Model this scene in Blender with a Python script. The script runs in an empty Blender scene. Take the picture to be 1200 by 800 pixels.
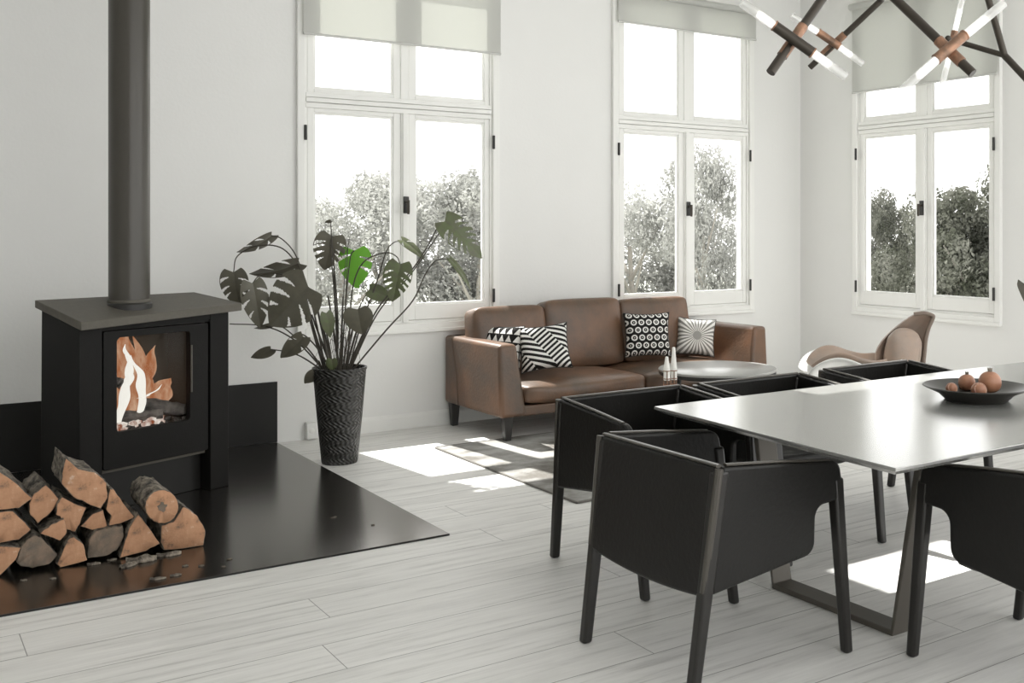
import bpy, bmesh, math, random
from mathutils import Vector, Matrix, Euler
S = bpy.context.scene
COL = S.collection
PI = math.pi
rnd = random.Random(7)

# ------------------------------------------------------------------ helpers
def link(o):
    COL.objects.link(o); return o

def tag(o, label=None, cat=None, group=None, kind=None):
    if label: o['label'] = label
    if cat: o['category'] = cat
    if group: o['group'] = group
    if kind: o['kind'] = kind
    return o

def thing(name, label, cat, loc=(0, 0, 0), rz=0, group=None, kind=None):
    o = link(bpy.data.objects.new(name, None))
    o.location = loc; o.rotation_euler = (0, 0, rz); o.empty_display_size = .1
    return tag(o, label, cat, group, kind)

def obj(name, bm, m, parent=None, smooth=True, bevel=0, seg=2, subsurf=0, angle=35):
    bmesh.ops.recalc_face_normals(bm, faces=bm.faces[:])
    me = bpy.data.meshes.new(name); bm.to_mesh(me); bm.free()
    for mm in (m if isinstance(m, (list, tuple)) else [m]): me.materials.append(mm)
    o = link(bpy.data.objects.new(name, me))
    if parent: o.parent = parent
    if smooth:
        for p in me.polygons: p.use_smooth = True
        if hasattr(me, 'set_sharp_from_angle') and not subsurf: me.set_sharp_from_angle(angle=math.radians(angle))
    if bevel:
        b = o.modifiers.new('bevel', 'BEVEL'); b.width = bevel; b.segments = seg; b.limit_method = 'ANGLE'; b.angle_limit = math.radians(30)
        b.harden_normals = False
    if subsurf:
        s = o.modifiers.new('subdivision', 'SUBSURF'); s.levels = subsurf; s.render_levels = subsurf
    return o

def new(): return bmesh.new()

def box(bm, x0, x1, y0, y1, z0, z1):
    v = [bm.verts.new((x, y, z)) for x in (x0, x1) for y in (y0, y1) for z in (z0, z1)]
    for f in ((0, 1, 3, 2), (4, 6, 7, 5), (0, 4, 5, 1), (2, 3, 7, 6), (0, 2, 6, 4), (1, 5, 7, 3)):
        bm.faces.new([v[i] for i in f])
    return v

def hexa(bm, b, t):
    """eight-corner solid: b and t are four bottom and four top points"""
    vb = [bm.verts.new(p) for p in b]; vt = [bm.verts.new(p) for p in t]
    bm.faces.new(vb[::-1]); bm.faces.new(vt)
    for i in range(4):
        j = (i + 1) % 4
        bm.faces.new((vb[i], vb[j], vt[j], vt[i]))

def prism(bm, pts, f0, f1):
    """pts 2D; f0, f1 map a 2D point to the two 3D ends"""
    a = [bm.verts.new(f0(p)) for p in pts]; b = [bm.verts.new(f1(p)) for p in pts]
    bm.faces.new(a); bm.faces.new(b[::-1])
    n = len(pts)
    for i in range(n):
        j = (i + 1) % n
        bm.faces.new((a[i], b[i], b[j], a[j]))

def lathe(bm, prof, n=40, c=(0, 0, 0), cap0=True, cap1=False):
    rings = []
    for r, z in prof:
        rings.append([bm.verts.new((c[0] + r*math.cos(2*PI*i/n), c[1] + r*math.sin(2*PI*i/n), c[2] + z)) for i in range(n)])
    for a, b in zip(rings, rings[1:]):
        for i in range(n):
            j = (i + 1) % n
            bm.faces.new((a[i], a[j], b[j], b[i]))
    if cap0: bm.faces.new(rings[0][::-1])
    if cap1: bm.faces.new(rings[-1])

def spline(pts, k=6):
    """Catmull-Rom through pts"""
    P = [Vector(p) for p in pts]
    if len(P) < 3: return P
    P = [P[0]*2 - P[1]] + P + [P[-1]*2 - P[-2]]
    out = []
    for i in range(1, len(P) - 2):
        for q in range(k):
            t = q/k; a, b, c, d = P[i-1:i+3]
            out.append(.5*((2*b) + (c - a)*t + (2*a - 5*b + 4*c - d)*t*t + (3*b - a - 3*c + d)*t**3))
    out.append(P[-2]); return out

def tube(bm, pts, r0, r1=None, n=10, cap=True, flat=1.0):
    pts = [Vector(p) for p in pts]
    r1 = r0 if r1 is None else r1
    rings = []; up = None
    for i, p in enumerate(pts):
        t = (pts[min(i+1, len(pts)-1)] - pts[max(i-1, 0)]).normalized()
        if up is None:
            up = Vector((0, 0, 1)) if abs(t.z) < .9 else Vector((1, 0, 0))
        x = t.cross(up).normalized(); y = x.cross(t).normalized(); up = y
        r = r0 + (r1 - r0)*i/max(1, len(pts)-1)
        rings.append([bm.verts.new(p + x*r*math.cos(2*PI*k/n) + y*r*flat*math.sin(2*PI*k/n)) for k in range(n)])
    for a, b in zip(rings, rings[1:]):
        for i in range(n):
            j = (i + 1) % n
            bm.faces.new((a[i], a[j], b[j], b[i]))
    if cap:
        bm.faces.new(rings[0][::-1]); bm.faces.new(rings[-1])

def rounded(bm, w, d, h, r=.05, puff=0.0, n=10, c=(0, 0, 0), M=None, pz=1.0):
    """soft cushion: a box w x d x h with rounded edges and bulging faces, centred at c"""
    g = bmesh.new()
    bmesh.ops.create_cube(g, size=2)
    bmesh.ops.subdivide_edges(g, edges=g.edges[:], cuts=n, use_grid_fill=True)
    H = Vector((w/2, d/2, h/2))
    idx = {}
    for v in g.verts:
        q = v.co.copy()
        p = Vector((q.x*H.x, q.y*H.y, q.z*H.z))
        # compress grid to the rounded region
        inner = Vector([max(-(H[i]-r), min(H[i]-r, p[i])) for i in range(3)])
        dl = p - inner
        if dl.length > 1e-9:
            m = max(abs(dl.x), abs(dl.y), abs(dl.z))
            p = inner + dl.normalized()*min(r, m)
        b = [(1 - q[i]*q[i]) for i in range(3)]
        p.z += puff*pz*q.z*b[0]*b[1]
        p.y += puff*.8*q.y*b[0]*b[2]
        p.x += puff*.4*q.x*b[1]*b[2]
        if M: p = M @ p
        idx[v] = bm.verts.new(p + Vector(c))
    for f in g.faces: bm.faces.new([idx[v] for v in f.verts])
    g.free()

def copy_tree(o, parent=None):
    c = o.copy(); link(c)
    if parent: c.parent = parent
    for ch in list(o.children): copy_tree(ch, c)
    return c

# ------------------------------------------------------------------ materials
def mat(name, col, rough=.5, metal=0, spec=.5, noise=None, bump=None, emit=None, coat=0):
    """noise = (scale, second colour, (stretch xyz), contrast); bump = (scale, strength)"""
    m = bpy.data.materials.new(name); m.use_nodes = True
    nt = m.node_tree; b = nt.nodes['Principled BSDF']
    b.inputs['Base Color'].default_value = (*col, 1)
    b.inputs['Roughness'].default_value = rough
    b.inputs['Metallic'].default_value = metal
    b.inputs['Specular IOR Level'].default_value = spec
    if coat: b.inputs['Coat Weight'].default_value = coat
    tc = nt.nodes.new('ShaderNodeTexCoord')
    if noise:
        sc, c2, st, con = noise
        mp = nt.nodes.new('ShaderNodeMapping'); mp.inputs['Scale'].default_value = st
        nt.links.new(tc.outputs['Object'], mp.inputs['Vector'])
        nz = nt.nodes.new('ShaderNodeTexNoise'); nz.inputs['Scale'].default_value = sc; nz.inputs['Detail'].default_value = 8; nz.inputs['Roughness'].default_value = .62
        nt.links.new(mp.outputs['Vector'], nz.inputs['Vector'])
        cr = nt.nodes.new('ShaderNodeValToRGB')
        cr.color_ramp.elements[0].position = .5 - con; cr.color_ramp.elements[1].position = .5 + con
        cr.color_ramp.elements[0].color = (*c2, 1); cr.color_ramp.elements[1].color = (*col, 1)
        nt.links.new(nz.outputs['Fac'], cr.inputs['Fac']); nt.links.new(cr.outputs['Color'], b.inputs['Base Color'])
    if bump:
        n2 = nt.nodes.new('ShaderNodeTexNoise'); n2.inputs['Scale'].default_value = bump[0]; n2.inputs['Detail'].default_value = 6
        nt.links.new(tc.outputs['Object'], n2.inputs['Vector'])
        bp = nt.nodes.new('ShaderNodeBump'); bp.inputs['Strength'].default_value = bump[1]; bp.inputs['Distance'].default_value = .01
        nt.links.new(n2.outputs['Fac'], bp.inputs['Height']); nt.links.new(bp.outputs['Normal'], b.inputs['Normal'])
    if emit:
        b.inputs['Emission Color'].default_value = (*emit[:3], 1); b.inputs['Emission Strength'].default_value = emit[3]
    return m

class N:
    """tiny node-graph helper"""
    def __init__(s, name, rough=.5, spec=.5):
        s.m = bpy.data.materials.new(name); s.m.use_nodes = True; s.nt = s.m.node_tree
        s.b = s.nt.nodes['Principled BSDF']; s.b.inputs['Roughness'].default_value = rough; s.b.inputs['Specular IOR Level'].default_value = spec
    def n(s, t, **k):
        x = s.nt.nodes.new('ShaderNode' + t)
        for a, v in k.items(): setattr(x, a, v)
        return x
    def l(s, a, b): s.nt.links.new(a, b)
    def math(s, op, a, b=None, c=None):
        x = s.n('Math', operation=op)
        for i, v in enumerate((a, b, c)):
            if v is None: continue
            if isinstance(v, (int, float)): x.inputs[i].default_value = v
            else: s.l(v, x.inputs[i])
        return x.outputs[0]
    def xyz(s, out='Object'):
        tc = s.n('TexCoord'); sp = s.n('SeparateXYZ'); s.l(tc.outputs[out], sp.inputs[0]); return tc.outputs[out], sp.outputs
    def mix(s, fac, a, b):
        x = s.n('Mix', data_type='RGBA')
        if isinstance(fac, (int, float)): x.inputs[0].default_value = fac
        else: s.l(fac, x.inputs[0])
        for i, v in ((6, a), (7, b)):
            if isinstance(v, tuple): x.inputs[i].default_value = (*v, 1)
            else: s.l(v, x.inputs[i])
        return x.outputs[2]
    def noise(s, vec, sc, detail=6, st=None, rough=.6):
        if st:
            mp = s.n('Mapping'); mp.inputs['Scale'].default_value = st; s.l(vec, mp.inputs['Vector']); vec = mp.outputs[0]
        x = s.n('TexNoise'); x.inputs['Scale'].default_value = sc; x.inputs['Detail'].default_value = detail; x.inputs['Roughness'].default_value = rough
        s.l(vec, x.inputs['Vector']); return x.outputs['Fac']
    def ramp(s, fac, *st):
        x = s.n('ValToRGB'); e = x.color_ramp.elements
        while len(e) < len(st): e.new(.5)
        for i, (p, c) in enumerate(st):
            e[i].position = p; e[i].color = (*c, 1) if isinstance(c, tuple) else (c, c, c, 1)
        s.l(fac, x.inputs['Fac']); return x.outputs['Color']
    def bump(s, h, st=.2, dist=.01):
        x = s.n('Bump'); x.inputs['Strength'].default_value = st; x.inputs['Distance'].default_value = dist
        s.l(h, x.inputs['Height']); s.l(x.outputs['Normal'], s.b.inputs['Normal'])
    def base(s, c): s.l(c, s.b.inputs['Base Color'])

M_wall = mat('plaster', (.80, .80, .785), .85, bump=(45, .08), noise=(2.2, (.775, .775, .76), (1, 1, 1), .3))
M_ceil = mat('ceiling_paint', (.80, .80, .785), .9)
M_white = mat('white_painted_wood', (.84, .84, .815), .5, noise=(6, (.80, .80, .775), (1, 1, .08), .25))
M_black = mat('black_iron', (.02, .019, .017), .45)
M_stove = mat('stove_cast_iron', (.008, .0075, .0066), .55, spec=.2, noise=(30, (.006, .0056, .005), (1, 1, 1), .3), bump=(160, .12))
M_pipe = mat('flue_enamel', (.050, .044, .035), .33, bump=(120, .05))
M_plate = mat('stove_top_iron', (.11, .10, .08), .6, noise=(40, (.08, .073, .06), (1, 1, 1), .3), bump=(150, .1))
M_hearth = mat('hearth_steel', (.17, .158, .142), .20, metal=.93, spec=.4, noise=(3, (.165, .153, .14), (1, 1, 1), .3))
M_panel = mat('panel_steel', (.011, .0105, .0095), .45, spec=.35)
M_leather = mat('black_leather', (.0085, .0078, .0067), .42, spec=.33, noise=(5, (.0058, .0053, .0046), (1, 1, 1), .3), bump=(60, .15))
M_edge = mat('leather_piping_highlight', (.060, .054, .045), .30, bump=(80, .1))  # piping colour lightened to paint in highlights along the chair edges
M_leg = mat('dark_leg', (.014, .0125, .011), .34)
M_sofa = mat('brown_leather', (.175, .088, .047), .42, noise=(3.2, (.075, .056, .041), (1, 1, 1), .2), bump=(55, .22), coat=.06)
M_sofaleg = mat('sofa_leg_wood', (.02, .018, .016), .4)
M_tabletop = mat('table_stone', (.44, .44, .425), .21, metal=.6, noise=(1.6, (.38, .38, .365), (1, 1, 1), .3))
M_tableleg = mat('table_steel', (.105, .095, .08), .42, metal=.3)
M_coffee = mat('coffee_table_top', (.40, .40, .385), .3, metal=.4)
M_pot = None
M_soil = mat('soil', (.05, .04, .03), .95, bump=(60, .6))
M_stem = mat('plant_stem', (.055, .048, .036), .5)
M_leaf = mat('monstera_leaf', (.135, .126, .092), .42, noise=(18, (.095, .089, .067), (1, 1, 1), .25))
M_leafgreen = mat('monstera_leaf_dark_green', (.105, .14, .052), .42, noise=(30, (.095, .09, .062), (1, 1, 1), .2))
M_leafbright = mat('monstera_leaf_bright', (.16, .46, .035), .5)
M_wood = None
M_bark = mat('bark', (.30, .26, .21), .95, noise=(34, (.03, .026, .022), (1, .45, 1), .13), bump=(38, 1.0))
M_copper = mat('copper', (.46, .25, .155), .42, metal=.5, noise=(14, (.10, .07, .05), (1, 1, 1), .2))
M_bronze = mat('dark_bronze', (.05, .042, .033), .4, metal=.5)
M_candle = mat('candle_wax', (.85, .84, .80), .5)
M_bowl = mat('dark_bowl', (.03, .028, .024), .35)
M_shell = mat('white_shell', (.78, .78, .755), .35)
M_tan = mat('tan_leather', (.42, .30, .23), .5, noise=(6, (.33, .275, .235), (1, 1, 1), .2), bump=(40, .2))
M_tandark = mat('tan_leather_edge', (.19, .145, .115), .5, bump=(40, .2))
M_fruit = mat('pomegranate_skin', (.44, .22, .125), .42, noise=(12, (.24, .10, .06), (1, 1, 1), .2))
M_fruitcut = mat('pomegranate_flesh', (.50, .30, .20), .4, noise=(60, (.22, .07, .04), (1, 1, 1), .12))
M_burn = mat('charred_log', (.16, .14, .125), .9, noise=(14, (.03, .027, .024), (1, 1, 1), .15), bump=(40, .8))
M_firebrick = mat('firebrick', (.13, .12, .10), .9, bump=(50, .3))
M_outlet = mat('white_plastic', (.8, .8, .78), .4)
M_ground = mat('meadow', (.50, .51, .46), .9, noise=(1.4, (.38, .4, .34), (1, 1, 1), .2))
M_flame = mat('flame_orange', (.1, .04, .02), 1, emit=(.90, .39, .19, .24))
def flame_mat(name, c1, c2, lo, hi, st):
    g = N(name); v, q = g.xyz(); nz = g.noise(v, 26, 5, (1, 1, .35)); c = g.ramp(nz, (lo, c1), (hi, c2))
    e = g.n('Emission'); e.inputs[1].default_value = st; g.l(c, e.inputs[0]); g.l(e.outputs[0], g.nt.nodes['Material Output'].inputs['Surface']); return g.m
M_flame = flame_mat('flame_orange', (.62, .22, .09), (.98, .62, .40), .38, .68, .27)
M_coal = flame_mat('glowing_coal', (.30, .09, .04), (.98, .90, .80), .36, .58, .38)
M_core = mat('flame_core', (.1, .1, .09), 1, emit=(.98, .95, .87, .42))
M_ember = mat('embers', (.3, .2, .15), 1, noise=(40, (.04, .035, .03), (1, 1, 1), .1))

def glass(name, refl=.06):
    g = N(name); nt = g.nt
    tr = g.n('BsdfTransparent'); gl = g.n('BsdfGlossy'); gl.inputs['Roughness'].default_value = .02
    fr = g.n('LayerWeight'); fr.inputs['Blend'].default_value = .15
    mx = g.n('MixShader'); f = g.math('MULTIPLY', fr.outputs['Fresnel'], refl*8)
    g.l(f, mx.inputs[0]); g.l(tr.outputs[0], mx.inputs[1]); g.l(gl.outputs[0], mx.inputs[2])
    g.l(mx.outputs[0], nt.nodes['Material Output'].inputs['Surface'])
    return g.m
M_glass = glass('window_glass', .05)
M_stoveglass = glass('stove_glass', .06)

def fabric_translucent():
    g = N('blind_fabric'); d = g.n('BsdfDiffuse'); t = g.n('BsdfTranslucent'); mx = g.n('MixShader')
    d.inputs[0].default_value = (.80, .802, .775, 1); t.inputs[0].default_value = (.55, .556, .528, 1); mx.inputs[0].default_value = .5
    g.l(d.outputs[0], mx.inputs[1]); g.l(t.outputs[0], mx.inputs[2]); g.l(mx.outputs[0], g.nt.nodes['Material Output'].inputs['Surface'])
    return g.m
M_blind = fabric_translucent()

def leafy(name, c1, c2):
    g = N(name); v, s = g.xyz()
    nz = g.noise(v, 1.7, 3)
    col = g.ramp(nz, (.35, c2), (.65, c1))
    d = g.n('BsdfDiffuse'); t = g.n('BsdfTranslucent'); mx = g.n('MixShader'); mx.inputs[0].default_value = .35
    g.l(col, d.inputs[0]); g.l(col, t.inputs[0]); g.l(d.outputs[0], mx.inputs[1]); g.l(t.outputs[0], mx.inputs[2])
    g.l(mx.outputs[0], g.nt.nodes['Material Output'].inputs['Surface'])
    return g.m
M_treepale = leafy('haze_paled_foliage', (.44, .44, .418), (.225, .228, .213))  # haze over the trees is put into this paler leaf colour
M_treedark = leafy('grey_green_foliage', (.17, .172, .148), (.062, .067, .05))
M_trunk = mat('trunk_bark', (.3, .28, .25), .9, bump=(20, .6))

def floor_mat():
    g = N('whitewashed_planks', .42, .4); v, s = g.xyz()
    PW = .2425
    row = g.math('DIVIDE', g.math('SUBTRACT', s[1], .0), PW)
    ri = g.math('FLOOR', row); rf = g.math('FRACT', row)
    wn = g.n('TexWhiteNoise', noise_dimensions='1D'); g.l(ri, wn.inputs['W'])
    u = g.math('DIVIDE', g.math('ADD', s[0], g.math('MULTIPLY', wn.outputs['Value'], 2.4)), 2.4)
    ui = g.math('FLOOR', u); uf = g.math('FRACT', u)
    w2 = g.n('TexWhiteNoise', noise_dimensions='2D'); cb = g.n('CombineXYZ'); g.l(ri, cb.inputs[0]); g.l(ui, cb.inputs[1]); g.l(cb.outputs[0], w2.inputs['Vector'])
    # grain, shifted per plank
    off = g.n('CombineXYZ'); g.l(g.math('MULTIPLY', w2.outputs['Value'], 40.), off.inputs[0]); g.l(g.math('MULTIPLY', w2.outputs['Value'], 17.), off.inputs[1])
    ad = g.n('VectorMath', operation='ADD'); g.l(v, ad.inputs[0]); g.l(off.outputs[0], ad.inputs[1])
    gr = g.noise(ad.outputs[0], 3.0, 8, (.55, 9, 1), .68)
    bl = g.noise(ad.outputs[0], 2.1, 4, (.8, 2.6, 1))
    c = g.ramp(gr, (.30, (.48, .473, .452)), (.46, (.73, .723, .70)), (.68, (.84, .833, .81)))
    c = g.mix(g.math('MULTIPLY', g.ramp(bl, (.30, 1.0), (.48, 0.0)), .35), c, (.50, .493, .47))
    c = g.mix(g.math('MULTIPLY', w2.outputs['Value'], .16), c, (.56, .553, .53))
    e1 = g.math('LESS_THAN', rf, .016); e2 = g.math('LESS_THAN', uf, .0014)
    gap = g.math('MAXIMUM', e1, e2)
    c = g.mix(g.math('MULTIPLY', gap, .75), c, (.12, .115, .105))
    g.base(c)
    hh = g.math('SUBTRACT', g.math('MULTIPLY', gr, .3), gap); g.bump(hh, .25, .004)
    rg = g.math('ADD', g.math('MULTIPLY', gr, .2), .36); g.l(rg, g.b.inputs['Roughness'])
    return g.m
M_floor = floor_mat()

def rug_mat():
    g = N('distressed_rug', .95, .1); v, s = g.xyz()
    n1 = g.noise(v, 2.3, 5, (1, 1.5, 1)); n2 = g.noise(v, 55, 3)
    c = g.ramp(n1, (.40, (.14, .13, .115)), (.52, (.30, .295, .28)), (.64, (.44, .435, .42)))
    c = g.mix(g.math('MULTIPLY', n2, .35), c, (.22, .215, .2))
    g.base(c); g.bump(n2, .6, .006); return g.m
M_rug = rug_mat()
M_rugedge = mat('rug_binding', (.17, .16, .145), .9)

def wood_end():
    g = N('split_wood', .8, .2); v, s = g.xyz()
    n1 = g.noise(v, 14, 6, (1, .3, 1)); n2 = g.noise(v, 60, 4)
    c = g.ramp(n1, (.34, (.13, .105, .088)), (.43, (.50, .27, .155)), (.58, (.58, .33, .20)), (.66, (.80, .64, .52)))
    c = g.mix(g.math('MULTIPLY', n2, .3), c, (.42, .24, .15)); g.base(c); g.bump(n1, .5, .01); return g.m
M_wood = wood_end()
M_wooddark = mat('weathered_end_grain', (.30, .215, .155), .9, noise=(16, (.13, .115, .095), (1, 1, 1), .16), bump=(30, .5))

def pot_mat():
    g = N('woven_pot', .42, .5); v, s = g.xyz()
    a = g.math('ARCTAN2', s[1], s[0])
    fu = g.math('MULTIPLY', a, 26/(2*PI)*1.0); fz = g.math('MULTIPLY', s[2], 26.)
    w = g.math('MULTIPLY', g.math('SINE', g.math('MULTIPLY', g.math('ADD', fu, g.math('MULTIPLY', g.math('PINGPONG', fz, 1.), .9)), 2*PI)), g.math('SINE', g.math('MULTIPLY', fz, 2*PI)))
    c = g.mix(g.math('ADD', g.math('MULTIPLY', w, .5), .5), (.016, .0155, .014), (.034, .032, .028))
    g.base(c); g.bump(w, .55, .01); return g.m
M_pot = pot_mat()

def pillow_mat(kind):
    g = N('pillow_' + kind, .9, .1); v, s = g.xyz()
    W, K = (.80, .79, .76), (.02, .019, .018)
    x, z = s[0], s[2]
    if kind == 'stripes':
        # bands of stripes that change slant, like folded ribbons
        p1 = g.math('ADD', g.math('MULTIPLY', x, .30), g.math('MULTIPLY', z, 1.0))
        p2 = g.math('ADD', g.math('MULTIPLY', x, -.72), g.math('MULTIPLY', z, 1.0))
        d = g.math('ADD', x, g.math('MULTIPLY', z, .75))
        band = g.math('GREATER_THAN', g.math('FRACT', g.math('ADD', g.math('MULTIPLY', d, 3.4), .62)), .5)
        ph = g.math('ADD', g.math('MULTIPLY', p1, g.math('SUBTRACT', 1., band)), g.math('MULTIPLY', p2, band))
        st = g.math('GREATER_THAN', g.math('FRACT', g.math('MULTIPLY', ph, 27.)), .48)
        g.base(g.mix(st, W, K))
    elif kind == 'rings':
        sc = 17.
        fz = g.math('MULTIPLY', z, sc); fx = g.math('MULTIPLY', x, sc)
        row = g.math('FLOOR', fz)
        fx = g.math('ADD', fx, g.math('MULTIPLY', g.math('MODULO', g.math('ABSOLUTE', row), 2.), .5))
        cx = g.math('SUBTRACT', g.math('FRACT', fx), .5); cz = g.math('SUBTRACT', g.math('FRACT', fz), .5)
        r = g.math('SQRT', g.math('ADD', g.math('MULTIPLY', cx, cx), g.math('MULTIPLY', cz, cz)))
        ring = g.math('MULTIPLY', g.math('GREATER_THAN', r, .22), g.math('LESS_THAN', r, .40))
        tri = g.math('LESS_THAN', g.math('ADD', g.math('ABSOLUTE', cx), g.math('ABSOLUTE', cz)), .09)
        top = g.math('GREATER_THAN', z, .105)
        tx = g.math('GREATER_THAN', g.math('PINGPONG', g.math('MULTIPLY', x, 30.), .5), .25)
        a = g.math('MAXIMUM', ring, tri)
        g.base(g.mix(a, K, W))
    elif kind == 'triangles':
        fz = g.math('MULTIPLY', z, 18.); fx = g.math('MULTIPLY', x, 18.)
        t = g.math('LESS_THAN', g.math('MULTIPLY', g.math('PINGPONG', fx, .5), 2.), g.math('SUBTRACT', .85, g.math('FRACT', fz)))
        g.base(g.mix(t, K, W))
    else:
        a = g.math('ARCTAN2', z, x); r = g.math('SQRT', g.math('ADD', g.math('MULTIPLY', x, x), g.math('MULTIPLY', z, z)))
        st = g.math('GREATER_THAN', g.math('SINE', g.math('MULTIPLY', a, 26.)), .05)
        c = g.mix(st, (.80, .79, .76), (.25, .245, .23))
        c = g.mix(g.math('LESS_THAN', r, .035), c, (.33, .325, .31)); g.base(c)
    n2 = g.noise(v, 120, 2); g.bump(n2, .3, .004)
    return g.m

# ------------------------------------------------------------------ room shell
XR, YB, ZC = 6.994, 7.243, 3.75       # right wall, window wall, ceiling
XL, Y0 = -2.0, -1.0
WZ0, WZ1, WW = .70, 3.42, 1.522        # window casing: bottom, top, width

def wall_with_openings(name, u0, u1, z1, opens, fn, m=M_wall):
    us = sorted({u0, u1, *[a for o in opens for a in o[:2]]}); zs = sorted({0, z1, *[a for o in opens for a in o[2:]]})
    bm = new(); V = {}
    def vert(u, z, k):
        key = (round(u, 4), round(z, 4), k)
        if key not in V: V[key] = bm.verts.new(fn(u, z, k))
        return V[key]
    def solid(i, j):
        if i < 0 or j < 0 or i >= len(us)-1 or j >= len(zs)-1: return False
        uc, zc = (us[i]+us[i+1])/2, (zs[j]+zs[j+1])/2
        return not any(o[0] < uc < o[1] and o[2] < zc < o[3] for o in opens)
    for i in range(len(us)-1):
        for j in range(len(zs)-1):
            if not solid(i, j): continue
            a, b, c, d = us[i], us[i+1], zs[j], zs[j+1]
            for k in (0, 1): bm.faces.new([vert(a, c, k), vert(b, c, k), vert(b, d, k), vert(a, d, k)])
            for (di, dj, p, q) in ((-1, 0, (a, c), (a, d)), (1, 0, (b, c), (b, d)), (0, -1, (a, c), (b, c)), (0, 1, (a, d), (b, d))):
                if not solid(i+di, j+dj): bm.faces.new([vert(*p, 0), vert(*q, 0), vert(*q, 1), vert(*p, 1)])
    return tag(obj(name, bm, m, smooth=False), kind='structure')

T = .16
W1, W2, W3 = 2.315, 4.873, 6.567       # left casing edge of each window (x, x, y)
ins = .045
ops = [(w+ins, w+WW-ins, WZ0+ins, WZ1-ins) for w in (W1, W2)]
wall_with_openings('wall_back', XL, XR+T, ZC, ops, lambda u, z, k: (u, YB + T*k, z))
wall_with_openings('wall_right', 3.5, YB, ZC, [(W3-WW+ins, W3-ins, WZ0+ins, WZ1-ins)], lambda u, z, k: (XR + T*k, u, z))
wall_with_openings('wall_left', Y0, YB, ZC, [], lambda u, z, k: (XL - T*k, u, z))
wall_with_openings('wall_front', XL, .3, ZC, [], lambda u, z, k: (u, Y0 - T*k, z))  # unseen partial wall, its length shaped to limit light from the left
bm = new(); box(bm, XL-T, XR+T, Y0-T, YB+T, -.2, 0); tag(obj('floor', bm, M_floor, smooth=False), kind='structure')
# ceiling with an added, unseen opening for the sun patch under the dining table
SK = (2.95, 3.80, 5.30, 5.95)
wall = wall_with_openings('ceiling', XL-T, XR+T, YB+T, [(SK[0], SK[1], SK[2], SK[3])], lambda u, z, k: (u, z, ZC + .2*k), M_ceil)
bm = new(); box(bm, XL-T, XR+T, Y0-T, 0, ZC, ZC+.2); tag(obj('ceiling', bm, M_ceil, smooth=False), kind='structure')

def baseboard(name, pts0, pts1):
    bm = new()
    prof = [(0, 0), (.016, 0), (.016, .085), (.010, .10), (.004, .108), (0, .108)]
    a, b = Vector(pts0), Vector(pts1); d = (b - a).normalized(); nrm = Vector((d.y, -d.x, 0))
    prism(bm, prof, lambda p: a + nrm*p[0] + Vector((0, 0, p[1])), lambda p: b + nrm*p[0] + Vector((0, 0, p[1])))
    return tag(obj(name, bm, M_white, smooth=False), kind='structure')
baseboard('baseboard_back', (2.39, YB, 0), (XR-.017, YB, 0))
baseboard('baseboard_right', (XR, YB, 0), (XR, 3.5, 0))
o = thing('wall_socket', 'small white socket box at the left end of the skirting board behind the plant pot', 'socket', (2.41, YB-.03, .06))
bm = new(); box(bm, -.035, .035, -.012, .03, -.05, .06); obj('socket_box', bm, M_outlet, o, bevel=.004)
bm = new(); lathe(bm, [(.018, 0), (.018, .003), (.014, .004)], 20, cap1=True)
q = obj('socket_face', bm, M_white, o); q.rotation_euler = (PI/2, 0, 0); q.location = (0, -.012, .005)

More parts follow.
